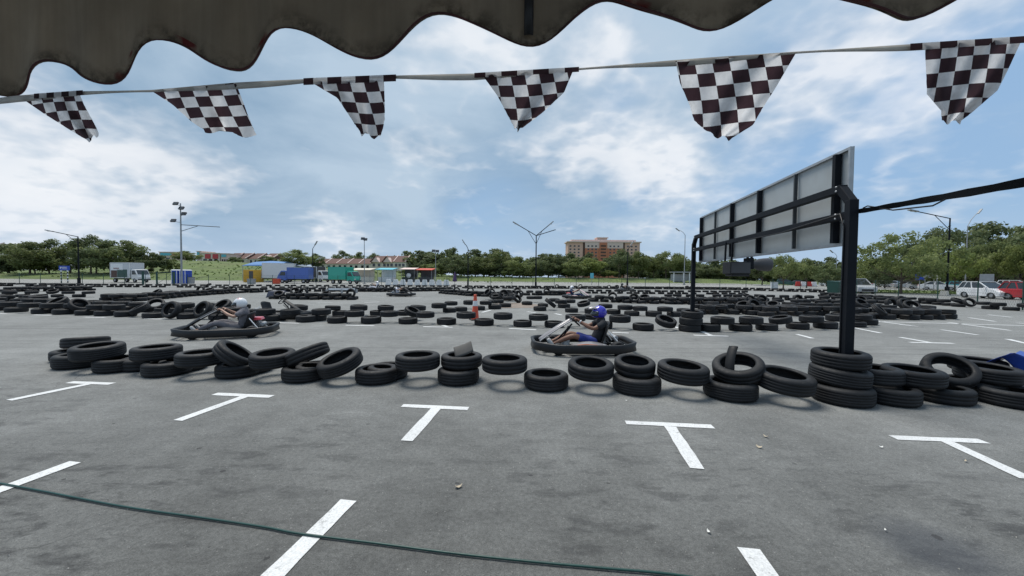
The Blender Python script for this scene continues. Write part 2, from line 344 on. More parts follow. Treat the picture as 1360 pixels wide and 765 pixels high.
# ================================================================== GROUND
def S(a, b, x):
    t = max(0.0, min(1.0, (x - a) / (b - a))); return t * t * (3 - 2 * t)
def yend(x): return 77 + 11 * S(-70, -10, x)
def ramp_z(x, y):
    return .018 * max(0.0, min(y, yend(x) + 2) - 60) * (1 - S(50, 76, x))
def gheight(x, y):
    if y < 59: return -.06
    a = x / y; ye = yend(x)
    h = -.06 + ramp_z(x, y) + 1.1 * S(ye, ye + 9, y) * (1 - S(55, 80, x))
    hill = S(82, 125, y) * (1 - S(-.52, -.05, a)) * (1 - .38 * S(-.8, -.5, a)) * S(-1.3, -.98, a) * 4.6 * (1 - S(260, 500, y) * .6)
    return h + hill * (1 + .12 * noise.noise(Vector((x * .03, y * .03, 0))))
xs = [-2500, -1200, -600, -350, -260] + list(range(-220, 221, 6)) + [260, 350, 600, 1200, 2500]
ys = [-400, -60, 0, 40, 60, 70] + list(range(76, 260, 5)) + [280, 330, 400, 600, 1000, 2500]
m = MB(); nx = len(xs)
m.add([(x, y, gheight(x, y)) for y in ys for x in xs], [(j * nx + i, j * nx + i + 1, (j + 1) * nx + i + 1, (j + 1) * nx + i) for j in range(len(ys) - 1) for i in range(nx - 1)], 0, True)
tag(m.build('terrain', MT['grass']), kind='structure')
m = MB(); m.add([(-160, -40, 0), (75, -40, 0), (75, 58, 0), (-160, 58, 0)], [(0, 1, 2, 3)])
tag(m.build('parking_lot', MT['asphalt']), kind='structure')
m = MB(); m.grid(lambda s_, t_: (lambda x_: Vector((x_, 58.3 + (yend(x_) - 58.3) * t_, -.004 + ramp_z(x_, 58.3 + (yend(x_) - 58.3) * t_))))(-200 + 276 * s_), 46, 12)
m.add([(75.3, -40, -.004), (240, -40, -.004), (240, 120, -.004), (75.3, 120, -.004)], [(0, 1, 2, 3)])
# lane beside the side fence
a, b, c, d = gp(1296, 393.5), gp(1110, 386.5), (44, 57, 0), (74, 30, 0)
m.add([(a[0], a[1], .004), (a[0] + 40, a[1] - 22, .004), (74, 57, .004), (b[0] + 2, 57, .004), (b[0], b[1], .004)], [(0, 1, 2, 3, 4)])
tag(m.build('road', MT['road']), kind='structure')
m = MB()
pv = [gp(1105, 388.2), gp(1292, 391.5), gp(1310, 388), gp(1105, 385.2)]
m.prism([(p.x, p.y) for p in pv], -.02, .12, 'Z')
tag(m.build('grass_verge', MT['grass']), kind='structure')
m = MB(); pts = []
for k in range(22):
    a_ = 2 * math.pi * k / 22; r_ = 1 + .25 * noise.noise(Vector((math.cos(a_) * 1.5, math.sin(a_) * 1.5, 4)))
    q = gp(684, 405.5); pts.append((q.x + 1.25 * r_ * math.cos(a_), q.y + 2.1 * r_ * math.sin(a_), .006))
m.add(pts, [tuple(range(22))]); tag(m.build('dirt_patch', MT['dirtpatch']), kind='structure')

mk = MB()
def strip(p, q, w=.11, z=.005):
    p = Vector(p); q = Vector(q); d = (q - p); L_ = d.length; d.normalize(); n = Vector((-d.y, d.x, 0)) * w / 2
    k = max(1, int(L_ / .12)); vs = []
    for i in range(k + 1):
        c = p + d * L_ * i / k; wob = 1 + rnd.uniform(-.07, .07); vs += [c + n * wob + Vector((0, 0, z)), c - n * wob + Vector((0, 0, z))]
    mk.add(vs, [(2 * i, 2 * i + 1, 2 * i + 3, 2 * i + 2) for i in range(k)])
def pxs(u0, v0, u1, v1, w=.11, z=.005): strip(gp(u0, v0), gp(u1, v1), w, z)
for (bar, stem) in [((92, 508, 149, 510), (119, 510, 12, 532)), ((285, 523.5, 361, 527), (326, 526.5, 236, 559)), ((534, 539, 622, 543), (579, 543, 540, 586)), ((831, 561.5, 947, 567), (890, 567, 926, 623)), ((1186, 581.5, 1307, 586.5), (1258, 587, 1366, 637))]:
    pxs(*bar, .1); pxs(*stem, .115, .0055)
for s in [(100, 614, -60, 673), (463, 665, 360, 768), (994, 729, 1024, 772)]: pxs(*s, .115)
for s in [(1157, 427, 1362, 432.6), (1195, 448, 1235, 455), (1208, 454.8, 1266, 456.2), (1250, 438, 1299, 445), (1258, 428, 1342, 439), (1287, 422, 1322, 427), (1312, 418, 1344, 421.5),
          (1338, 450.5, 1366, 457), (1195, 431, 1225, 434.5), (1058, 444, 1079, 449.5), (1134, 435.5, 1170, 442.5), (1160, 426, 1225, 434.5), (1350, 429, 1372, 431),
          (676, 436.3, 712, 438.3), (921, 445.3, 967, 446.6), (932, 440, 944, 445.6), (813, 441.5, 835, 442.4), (459, 432, 497, 432.8), (562, 434, 601, 434.8), (585, 431, 594, 434),
          (364, 428.6, 398, 429.4), (484, 402, 504, 401), (465, 405.5, 481, 405), (420, 402.5, 442, 402), (112, 421.3, 140, 421.8), (191, 423.3, 221, 424), (45, 418.3, 69, 418.8), (-5, 416.5, 9, 416.8),
          (225, 401, 250, 400.4), (272, 400, 300, 399.4), (345, 391, 365, 390.7), (548, 396, 560, 395.4), (600, 399, 612, 398.4), (640, 415, 652, 412), (700, 414, 712, 415.5), (737, 416.5, 746, 418.5), (655, 387, 690, 387.3), (1040, 403, 1075, 403.8), (888, 432, 902, 436)]:
    pxs(*s, .12)
tag(mk.build('road_markings', MT['paint']), kind='structure')

# ================================================================== TYRES
def tyre_profile(r, h, hi=True, gv=(.4, 0, -.4)):
    rb = r * .65
    if hi:
        t = [(rb, h * .78), (rb + .012, h * .93), (r * .76, h * .99), (r * .84, h * .97), (r * .92, h * .9), (r * .965, h * .78), (r * .99, h * .64)]
        g = []
        for z in gv:
            g += [(r, h * z + .006), (r - .004, h * z + .004), (r - .004, h * z - .004), (r, h * z - .006)]
        b = [(x, -z) for x, z in reversed(t)]
        i = [(rb + .015, -h * .66), (r * .84, -h * .72), (r * .93, -h * .5), (r * .93, h * .5), (r * .84, h * .72), (rb + .015, h * .66)]
        return t + g + b + i
    return [(rb, h * .8), (r * .8, h), (r * .95, h * .85), (r, h * .5), (r, -h * .5), (r * .95, -h * .85), (r * .8, -h), (rb, -h * .8), (r * .93, -h * .5), (r * .93, h * .5)]
PROTO = [(.3, .1), (.29, .094), (.315, .107), (.275, .088), (.302, .092), (.31, .1)]
GROOVES = [(.4, 0, -.4), (.22, -.22), (.45, .15, -.15, -.45), (0,), (.3, -.3), (.38, .05, -.3)]
protos = {}
def tyre_obj(k):
    if k not in protos:
        r, h = PROTO[k]; o = MB().lathe(tyre_profile(r, h, True, GROOVES[k]), 52, closed=True).build('tyre', MT['tyre']); protos[k] = o; return o
    c = protos[k].copy(); col.objects.link(c); return c

PL = []
def put(row, layer, c, z=0.0, rx=0, ry=0, k=None, lean=None, label=None, share=False, u=None, rz=None, s=1.0):
    if k is None: k = rnd.choice((0, 0, 1, 1, 2, 3, 4, 4, 5))
    r, h = PROTO[k]; r *= s; h *= s
    n = Matrix.Rotation(R(ry), 3, 'Y') @ Matrix.Rotation(R(rx), 3, 'X')
    nz = n @ Vector((0, 0, 1)); t = math.acos(max(-1, min(1, nz.z)))
    zc = (z + h * abs(math.cos(t)) + r * abs(math.sin(t))) if lean is None else lean
    PL.append(dict(row=row, layer=layer, loc=Vector((c[0], c[1], zc)), rx=rx, ry=ry, rz=rnd.uniform(0, 360) if rz is None else rz, k=k, tilt=math.degrees(t), label=label, share=share, s=s, r=r))
def pxc(u, v, r=.3):
    g = gp(u, v); d = Vector((g.x, g.y, 0)).normalized(); return g + d * r
def interp(tab, u):
    for (a, ya), (b, yb) in zip(tab, tab[1:]):
        if u <= b or (b, yb) == tab[-1]: return ya + (yb - ya) * (u - a) / (b - a)

# ---- front row (hand placed)
AL = [(60, 488), (105, 490), (158, 495.5), (222, 501), (318, 504), (408, 510), (505, 513), (609, 514.5), (725, 522), (845, 527.5), (970, 535), (1105, 545), (1180, 540), (1250, 538), (1340, 543), (1420, 548)]
AK = {0: (0, 4, 5), 1: (1, 4, 1), 2: (2, 5, 2), 3: (3, 3, 3)}
def A(u, layer, rx=0, ry=0, dy=0, k=None, lean=None, z=None, label=None, s=1.0):
    if k is not None: k = AK[k][int(u * 7) % 3]
    v = interp(AL, u) + dy
    put('A', layer, pxc(u, v), (.2 if layer else 0) if z is None else z, rx, ry, k, lean, label, s=s)
for u, dy, k in [(107, 0, 2), (100, -9, 1), (159, 0, 0), (193, -5, 1), (224, 0, 0), (244, -6, 1), (317, 0, 1), (333, -6, 0), (405, 0, 0), (421, -5, 1), (501, 0, 0), (515, -5, 1), (609, 0, 0), (725, 0, 0), (845, 0, 2), (969, 0, 2), (1179, 0, 0), (1250, 0, 1), (1342, 0, 2)]:
    A(u, 0, dy=dy, k=k)
A(1165, 0, dy=-11, k=1); A(1292, 0, dy=-12, k=0)
A(131, 1, dy=3, k=2, lean=.30, rx=4); A(115, 1, dy=-10, rx=-6, ry=-4, k=1, lean=.31)
A(209, 1, dy=-2, k=0); A(268, 1, dy=2, k=2, lean=.27); A(313, 1, ry=36, rx=-14, k=1, lean=.3, label='tyre leaning on its neighbours, steeply tilted between two flat ones, front row')
A(363, 1, dy=1, k=0, rx=5, lean=.29); A(409, 1, ry=-24, rx=-4, k=1, lean=.34, dy=-3); A(452, 1, ry=-15, rx=16, k=0, lean=.27, dy=2)
A(555, 1, k=0, dy=1, s=1.05); A(613, 1, k=1, dy=-3); A(670, 1, k=0, dy=1, s=1.06); A(784, 1, rx=7, k=0, lean=.28, s=1.03); A(842, 1, rx=10, k=3, dy=-4, lean=.31); A(906, 1, k=0, rx=4, ry=2, lean=.29, s=1.06)
A(979, 1, ry=-16, rx=14, k=0, dy=-3, lean=.36); A(1040, 1, rx=7, ry=3, k=0, lean=.255, s=1.05)
A(1157, 1, dy=-8, k=0, lean=.3); A(1210, 1, dy=-3, k=2, lean=.3, rx=2); A(1259, 1, rx=33, ry=-20, k=3, lean=.325, dy=-8, label='tyre standing half upright, its open side facing the camera, beside blue tarpaulin')
A(1310, 1, dy=-11, k=0, rx=3, lean=.3); A(1296, 1, dy=-24, k=1, lean=.3)
# stack round the near gantry post
NP = pxc(1122, 536, .26); NP.z = 0
for i, (dx, dyy, rx, ry, k) in enumerate([(-.13, -.1, 0, 0, 2), (-.1, -.02, 3, 4, 2), (-.08, 0, 2, 0, 0)]):
    put('post', i, (NP.x + dx, NP.y + dyy), i * .205, rx, ry, k, lean=.105 + i * .208, s=1.0,
        label=['flat tyre at the bottom of the stack round the near gantry post', 'middle tyre of three stacked round the near gantry post', 'top tyre of three stacked round the near gantry post'][i])
FP = pxc(919, 440.5, .22); FP.z = 0
for i in range(3):
    put('post', i, (FP.x - .11 + .03 * i, FP.y - .08), i * .2, 2 * i, 0, (0, 2, 0)[i], lean=.1 + i * .2,
        label=['bottom tyre of three round the far gantry post', 'middle tyre of three round the far gantry post', 'top tyre of three round the far gantry post'][i])
# ---- second row, behind the two near karts
def B(u, v, layer, rx=0, ry=0, k=None, lean=None, row='B', s=1.0): put(row, layer, pxc(u, v), .2 if layer else 0, rx, ry, k, lean, s=s)
for u, v in [(365, 427), (407, 428.5), (421, 427), (448, 430), (493, 430.5), (542, 431), (593, 432), (643, 433.2), (694, 435), (736, 436), (800, 437.5), (854, 440), (941, 441), (983, 440.5), (1018, 439.5), (1059, 438), (1096, 437), (1136, 435), (1150, 432)]: B(u, v, 0)
for u, v in [(352, 427), (386, 427.5), (427, 427), (471, 430), (517, 430), (565, 431.5), (619, 432.5), (668, 434), (715, 435.5), (764, 436.5), (823, 438.5), (959, 441), (997, 440.5), (1077, 438), (1112, 436), (1143, 434)]: B(u, v, 1)
B(548, 427, 1, 10, 26, lean=.3); B(884, 440, 1, 22, 8, lean=.26); B(787, 434, 1); B(1036, 439, 1, 0, -12, lean=.3)
for u, v in [(-20, 411), (-2, 413), (22, 415), (57, 417), (85, 418), (115, 419), (140, 420), (167, 421), (204, 423), (249, 424), (290, 425), (330, 426)]: B(u, v, 0, row='C')
for u, v in [(-8, 412.5), (14, 414), (40, 416), (70, 417), (100, 417), (130, 419), (152, 419.5), (182, 421), (226, 422), (268, 424), (312, 425), (342, 426)]:
    if u in (226, 268, 182): continue
    B(u, v, 1, row='C')
B(77, 416, 1, 30, -8, 2, .4, 'C'); B(106, 417.5, 1, 10, 42, 0, .33, 'C'); B(186, 421.5, 1, 24, -22, 0, .28, 'C'); B(228, 424.6, 1, 66, -18, 0, .31, 'C'); B(270, 425, 1, 60, -24, 0, .33, 'C'); B(296, 420, 1, 40, -10, 0, .36, 'C')

def rows(row, path, step=1.1, dbl=None, tiltp=.06, layers=2, share=False, jit=.07, skip=0.03):
    """two-high tyre wall along a path on the ground"""
    pts = [pxc(u, v) for u, v in path]
    for off in ([0] if not dbl else [0, dbl]):
        acc = 0.0; total_ = sum((q - p).length for p, q in zip(pts, pts[1:])); s = 0.0; n = 0
        while s < total_:
            for half, layer in ((0, 0), (.5, 1)) if layers == 2 else ((0, 0),):
                t = s + half * step
                if t > total_ or rnd.random() < skip: continue
                x = t
                for p, q in zip(pts, pts[1:]):
                    ln = (q - p).length
                    if x <= ln: break
                    x -= ln
                d = (q - p).normalized(); c = p + d * min(x, ln) + Vector((-d.y, d.x, 0)) * off
                c += Vector((rnd.gauss(0, jit), rnd.gauss(0, jit), 0))
                k = rnd.choice((0, 0, 1, 1, 2, 3, 4, 4, 5))
                if layer and rnd.random() < tiltp:
                    put(row, layer, c, 0, rnd.choice((20, 35, 55, 75)), rnd.uniform(-35, 35), k, lean=rnd.uniform(.3, .38), share=share)
                else: put(row, layer, c, .2 * layer, rnd.gauss(0, 2), rnd.gauss(0, 2), k, lean=.1 + .2 * layer, share=share)
            s += step; n += 1
rows('D', [(-30, 405), (60, 410), (150, 413.5), (250, 416.5), (340, 418.5)], .78, None, .06)
rows('D', [(-30, 400), (60, 404)], .85, None, .05)
rows('E', [(338, 419.5), (450, 420), (560, 420)], 1.12, None, .02)
for u, v, l, rx, ry in [(583, 416.5, 1, 0, 0), (597, 415.5, 0, 0, 0), (599, 412, 1, 0, 0), (612, 414, 0, 0, 0), (624, 411, 1, 0, 0), (636, 412.5, 0, 0, 0), (645, 411, 1, 0, 0), (657, 411, 0, 0, 0), (662, 408, 1, 0, 0), (671, 408.5, 0, 0, 0)]: B(u, v, l, rx, ry, row='F')
# heap by the dirt patch
for i in range(26):
    u = rnd.uniform(646, 691); v = rnd.uniform(393, 404); l = rnd.choice((0, 0, 1)); tl = rnd.random() < .5
    put('heap', l, pxc(u, v), 0, rnd.choice((15, 30, 60)) if tl else 0, rnd.uniform(-50, 50) if tl else 0, lean=(.12 + .2 * l + (.14 if tl else 0)), label=None, share=True)
for u, v, l, rx, ry in [(700, 405.5, 0, 0, 0), (705, 402, 1, 0, 0), (714, 402, 1, 0, 0), (717, 413.3, 0, 0, 0), (721, 408, 0, 0, 0), (731, 412.5, 0, 0, 38), (736, 406, 1, 0, 0), (745, 409, 1, 0, 0), (749, 409.5, 0, 0, 0), (759, 415.5, 0, 0, 0), (757, 408, 1, 0, 0), (775, 415, 1, 8, -14), (786, 417, 0, 0, 0), (804, 416, 1, 0, 0), (815, 417.8, 0, 0, 0), (830, 418.6, 1, 0, 0), (839, 420, 0, 0, 0), (850, 420, 1, 0, 0), (868, 421, 0, 0, 0), (883, 421, 1, 0, 0), (896, 421, 0, 0, 0)]:
    B(u, v, l, rx, ry, row='G', lean=.33 if ry > 30 else None)
rows('H', [(786, 401), (850, 403.5), (930, 405), (1022, 404.5)], .74, .62, .08)
rows('I', [(925, 418), (980, 418), (1045, 417)], .78, .6, .06)
rows('I', [(935, 411), (1000, 411.5), (1060, 412)], .78, None, .08)
rows('J', [(1018, 421), (1085, 419), (1150, 424), (1205, 425), (1262, 424)], .74, .6, .04)
rows('J', [(1040, 413), (1120, 414), (1200, 417), (1246, 418)], .8, None, .15)
B(1183, 411, 1, 78, 10, 0, .3, 'J'); B(1201, 413, 1, 60, 0, 2, .34, 'J'); B(1196, 409, 1, 76, 14, 2, .36, 'J'); B(1143, 415, 1, 40, 8, 2, .4, 'J')
rows('K', [(1090, 394), (1160, 399), (1225, 403.5), (1277, 408), (1330, 412), (1420, 417)], .82, None, .1)
rows('L', [(366, 397.3), (420, 398.5), (468, 398.5)], .72, .6, .3)
B(403, 398, 1, 80, 5, 0, .42, 'L'); B(466, 398.6, 1, 78, -12, 0, .42, 'L'); B(392, 396, 1, 40, 30, 0, .45, 'L')
rows('M', [(586, 390), (625, 393.5), (665, 395)], .72, .6, .08)
rows('N', [(140, 400), (172, 401), (215, 397.5), (250, 394), (300, 390.5), (345, 388.5)], .75, .62, .1, share=True)
rows('N', [(345, 388.5), (430, 387.5), (520, 388), (600, 386.5)], .75, .62, .05, share=True)
rows('O', [(-20, 394.5), (60, 395), (130, 395)], 1.1, None, .1)
rows('P', [(3, 388), (60, 387.5), (125, 386)], .72, .7, .05, share=True)
rows('P', [(-20, 380), (130, 381.5), (340, 382.5), (620, 383)], .9, None, .03, share=True)
rows('Q', [(700, 392.5), (762, 392.5)], .7, .6, .05, share=True)
rows('P', [(620, 383.2), (820, 384), (960, 385), (1100, 389)], .85, .65, .06, share=True)
rows('R', [(880, 398), (1000, 398), (1150, 402), (1200, 403)], .8, None, .12, share=True)
rows('R', [(900, 403), (980, 406), (1060, 407)], .85, None, .15, share=True)
rows('R', [(1060, 407), (1180, 408.5)], .85, .6, .15, share=True)
rows('R', [(780, 390), (900, 391), (990, 391.5)], .8, None, .1, share=True)

ORD = 'zeroth first second third fourth fifth sixth seventh eighth ninth tenth eleventh twelfth thirteenth fourteenth fifteenth sixteenth seventeenth eighteenth nineteenth'.split()
TENS = {20: 'twent', 30: 'thirt', 40: 'fort', 50: 'fift'}
def ordinal(n):
    if n < 20: return ORD[n]
    t = n // 10 * 10
    return TENS[t] + 'ieth' if n % 10 == 0 else TENS[t] + 'y-' + ORD[n % 10]
RN = {'A': ('front tyre row', 'the near gantry post', 1), 'B': ('row behind the blue-helmet kart', 'the far gantry post', 1), 'C': ('wall behind the white-helmet kart', 'that kart driver', -1),
      'D': ('second line behind the white-helmet kart', 'its parked-kart end', -1), 'E': ('broken line behind the traffic cone', 'the cone', -1), 'F': ('short line by the traffic cone', 'the cone end', 1),
      'G': ('loose line past the dirt patch', 'the dirt patch', 1), 'H': ('double wall behind the far gantry post', 'the pink-nosed kart', 1), 'I': ('wall seen under the board', 'the far post', 1),
      'J': ('double wall ending on open asphalt', 'the open-asphalt end', -1), 'K': ('wall along the fence by the parked hatchbacks', 'the near end', -1), 'L': ('isolated tyre island mid track', 'its covered end', 1),
      'M': ('track island before the heap', 'its track end', 1), 'O': ('gapped wall under the direction sign', 'the lorry end', -1)}
SH = {'heap': 'black tyre tumbled in the heap beside the sandy patch', 'N': 'black tyre in the curving double wall before the lorries', 'P': 'small distant black tyre of the boundary wall by the fence', 'Q': 'black tyre of the double wall below the twin-arm lamp', 'R': 'distant black tyre of a low wall beyond the gantry'}
GR = {'A': 'tyres of the front row', 'post': 'tyres stacked round the gantry posts', 'heap': 'tyres of the heap'}
for p in PL:
    u, v = proj(p['loc']); p['u'] = u
    q = RC.transposed() @ (p['loc'] - CAMP); p['size'] = p['r'] / -q.z; p['in'] = -25 < u < 1385
PL = [p for p in PL if p['in']]
PL.sort(key=lambda p: -p['size'])
ind, far = PL[:300], PL[300:]
cnt = {}
for row, (nm, anc, sg) in RN.items():
    for layer in (0, 1):
        ps = [p for p in ind if p['row'] == row and p['layer'] == layer]
        if row == 'A':
            for side, ss in ((1, [p for p in ps if p['u'] < 1122]), (-1, [p for p in ps if p['u'] >= 1122])):
                ss.sort(key=lambda p: -p['u'] * side)
                for i, p in enumerate(ss):
                    st = 'flat' if p['tilt'] < 9 else ('slightly tilted' if p['tilt'] < 30 else 'steeply tilted')
                    p['label'] = p['label'] or (f"{st} tyre {'on top' if layer else 'on the asphalt'}, {ordinal(i + 1)} from near gantry post towards " + ('the free end' if side == 1 else 'the tarpaulin'))
        else:
            ps.sort(key=lambda p: sg * p['u'])
            for i, p in enumerate(ps):
                st = 'flat' if p['tilt'] < 12 else ('tilted' if p['tilt'] < 50 else 'upright')
                p['label'] = p['label'] or f"{st} {'upper' if layer else 'lower'} tyre, {ordinal(i + 1)} from {anc}, {nm}"
for p in ind:
    o = tyre_obj(p['k'])
    o.matrix_world = Matrix.Translation(p['loc']) @ (Matrix.Rotation(R(p['ry']), 4, 'Y') @ Matrix.Rotation(R(p['rx']), 4, 'X') @ Matrix.Rotation(R(p['rz']), 4, 'Z')) @ Matrix.Scale(p['s'], 4)
    if p['row'] in SH and not p['label']: tag(o, SH[p['row']], 'tyre', GR.get(p['row'], 'distant wall tyres ' + {'N': 'before the lorries', 'P': 'by the fence', 'Q': 'below the twin-arm lamp', 'R': 'beyond the gantry'}.get(p['row'], '')))
    else: tag(o, p['label'], 'tyre', GR.get(p['row'], 'tyres of the ' + RN[p['row']][0] if p['row'] in RN else 'tyres'))
if far:
    m = MB()
    for p in far:
        r, h = PROTO[p['k']]
        M = Matrix.Translation(p['loc']) @ (Matrix.Rotation(R(p['ry']), 4, 'Y') @ Matrix.Rotation(R(p['rx']), 4, 'X'))
        m.lathe(tyre_profile(r, h, False), 18, M, closed=True)
    tag(m.build('distant_tyres', MT['tyre'], fix=False), 'mass of small black tyres lining the far edge of the track', 'tyres', kind='stuff')
print('tyres', len(PL), 'stuff', len(far))

# scraps lying in the tyres
c = pxc(613, 512, .3)
fl = MB().grid(lambda s, t: Vector(((s - .5) * .27, (t - .5) * .2, .05 * s * s + .02 * math.sin(t * 3))), 8, 6).build('rubber_flap', MT['wood'], None, (c.x + .03, c.y - .02, .435), thick=.014)
fl.rotation_euler = (R(38), R(-12), R(10)); tag(fl, 'bent grey rubber flap stuck in the top tyre of a two-high stack', 'rubber flap')
c = atv(969, 497, 4.8)
m = MB().lathe([(.43, -.055), (.45, -.055), (.455, 0), (.45, .055), (.43, .055), (.437, 0)], 20, closed=True, a0=-.1, a1=.88)
m.v = [(.45 - x, y, z) for x, y, z in m.v]
pc = m.build('tyre_scrap', MT['tyre'], None, c); pc.rotation_euler = (R(84), 0, R(35))
tag(pc, 'curved strip of torn tyre tread poking up out of a tilted tyre', 'tyre scrap')

# ================================================================== GANTRY BOARD
dv = (FP - NP).normalized(); nv = Vector((dv.y, -dv.x, 0)); GL = (FP - NP).length
rg = math.atan2(dv.y, dv.x)
g = empty('gantry_board', NP, rg, 'grey panelled sign board on a black steel gantry, its back to the camera', 'sign board')
ZT = zat(1124, 240, NP.y)
W_ = .102
for x, nm in ((0, 'near'), (GL, 'far')):
    s_ = 1 if x == 0 else -1
    m = MB().box((x, 0, ZT * .5 - .12), (W_, W_, ZT - .24)).box((x, 0, .006), (.26, .26, .012))
    m.build('post', MT['blacksteel'], g, bevel=.006)
    MB().bar((x, 0, ZT - .27), (x + s_ * .2, 0, ZT - .045), W_ - .006, W_ - .01, up=(0, 1, 0)).build('corner_brace', MT['blacksteel'], g, bevel=.005)
MB().box((GL / 2, 0, ZT - .06), (GL - .3, .094, .095)).build('crossbar', MT['blacksteel'], g, bevel=.006)
MB().box((GL / 2, 0, ZT - .42), (GL - W_, .085, .09)).build('crossbar', MT['blacksteel'], g, bevel=.006)
bm = MB()
for z in (ZT - .06, ZT - .42):
    for xq in (.2, GL - .2):
        for dz in (-.028, .028): bm.lathe([(0, .012), (.011, .012), (.013, 0)], 6, Matrix.Translation((xq, .055, z + dz)) @ Matrix.Rotation(R(-90), 4, 'X'))
bm.build('bolts', MT['steel'], g)
MB().tube([(.03, .06, .1), (.035, .062, 1.2), (.03, .06, 2.2), (.1, .065, ZT - .40), (1.5, .06, ZT - .475), (3.1, .06, ZT - .47)], .009, 6).build('cable', MT['black'], g)
OFF = -.16   # the board is fixed on the side away from the camera (local -Y)
def s_of(u, off=OFF):
    lo, hi = -2.0, GL + 2
    for _ in range(50):
        mid = (lo + hi) / 2; p = NP + dv * mid - Vector((-dv.y, dv.x, 0)) * (-off); q = proj((p.x, p.y, 2.4))[0]
        lo, hi = (lo, mid) if q < u else (mid, hi)
    return lo
def wp(s, off): return NP + dv * s + Vector((-dv.y, dv.x, 0)) * off
sa, sb = s_of(1128), s_of(930)
pn = wp(sa, OFF); pf = wp(sb, OFF)
zt_n, zb_n = zat(1127, 194, pn.y), zat(1114, 326, pn.y + .05); zt, zb = zt_n, zb_n
MT['sheet'] = mat('galvanised_sheet_back', (.38, .41, .42), .6, 0, .1, 1.2, dirt=((.33, .34, .33), 1.8, .5))
MB().box(((sa + sb) / 2, OFF - .03, (zt + zb) / 2), (sb - sa, .012, zt - zb)).build('panel', MT['sheet'], g)
fr = MB()
for z in (zt - .02, zb + .02): fr.box(((sa + sb) / 2, OFF - .004, z), (sb - sa, .04, .035))
for s in (sa + .015, sb - .015): fr.box((s, OFF - .004, (zt + zb) / 2), (.035, .042, zt - zb - .08))
fr.build('panel_frame', MT['steel'], g)
MT['railsteel'] = mat('dark_grey_steel', (.05, .055, .06), .5, .2, .2, 4)
for u, thick in [(1113, .062), (1057, .028), (1010, .055), (973.5, .055), (950.6, .028), (932.5, .055)]:
    s = s_of(u); MB().box((s, OFF + .022 + (.012 if thick > .05 else 0), (zt + zb) / 2), (thick, .05 + (.03 if thick > .05 else 0), zt - zb - .09)).build('upright', MT['blacksteel'] if thick > .05 else MT['railsteel'], g)
# loudspeakers on hangers below the lower bar
ss = s_of(976, 0.02); sp = wp(ss, .02)
ls = empty('loudspeaker', (sp.x, sp.y, 0), 0, 'black box loudspeaker with a horn speaker, hung below the board on rods', 'loudspeaker')
zc_ = zat(978, 356, sp.y)
MB().box((.05, 0, zc_ + .0), (.44, .3, .26)).box((.07, 0, zc_ - .155), (.38, .26, .05)).build('cabinet', MT['black'], ls, bevel=.012)
MB().box((.05, -.152, zc_ + .0), (.4, .012, .22)).build('grille', MT['darkgrey'], ls)
MB().lathe([(0, -.22), (.07, -.22), (.075, -.05), (.09, .02), (.125, .1), (.14, .22), (.145, .3), (.14, .33), (.12, .31), (.05, .1), (0, .08)], 28, Matrix.Translation((.46, .05, zc_ + .08)) @ Matrix.Rotation(R(90), 4, 'Y')).build('horn', MT['darkgrey'], ls)
m = MB()
for x in (-.2, -.06): m.bar((x, 0, zc_ + .15), (x + .01, 0, ZT - .46), .03, .03)
m.build('hanger', MT['blacksteel'], ls)
m = MB()
for x, x2 in ((.3, .3), (.42, .34)): m.bar((x, .02, zc_ + .0), (x2, .02, ZT - .46), .035, .035)
m.box((.33, .03, zc_ + .1), (.1, .2, .24)); m.build('horn_bracket', MT['blacksteel'], ls)
MT['webbing'] = mat('black_webbing', (.006, .007, .009), .85, 0, .25, 30, .2, 200, .15)
# black strap from the near post to the awning
p0 = NP + Vector((.07, 0, zat(1137, 281, NP.y))); p1 = atv(1360, 239, 3.0); p2 = p1 + (p1 - p0) * .9
pts = []
for i in range(31):
    t = i / 30; p = p0.lerp(p2, t); p.z -= .02 * math.sin(math.pi * t); pts.append(p)
m = MB()
vs = []
for i, p in enumerate(pts):
    hgt = .026 + .018 * (i / 30) + .003 * math.sin(i * 1.7); d = (p2 - p0).normalized(); sd_ = Vector((d.y, -d.x, 0)).normalized(); a_ = .25 + .2 * math.sin(i * .45)
    up = Vector((0, 0, 1)) * math.cos(a_) + sd_ * math.sin(a_)
    vs += [p + up * hgt + sd_ * .008, p - up * hgt + sd_ * .008, p - up * hgt - sd_ * .008, p + up * hgt - sd_ * .008]
m.add(vs, [(4 * i + k, 4 * i + (k + 1) % 4, 4 * i + 4 + (k + 1) % 4, 4 * i + 4 + k) for i in range(30) for k in range(4)], 0, False)
st = m.build('strap', MT['webbing']); tag(st, 'black twisted strap stretched from the near gantry post towards the awning', 'strap')
cl = MB(); cl.tube([p0.lerp(p2, .03) + Vector((0, 0, .03)), p0.lerp(p2, .05) + Vector((0, 0, .045)), p0.lerp(p2, .16) + Vector((0, 0, -.06)), p0.lerp(p2, .3) + Vector((0, 0, -.085)), p0.lerp(p2, .34) + Vector((0, 0, -.04))], .008, 6)
cl.build('loose_cord', MT['black'], st)

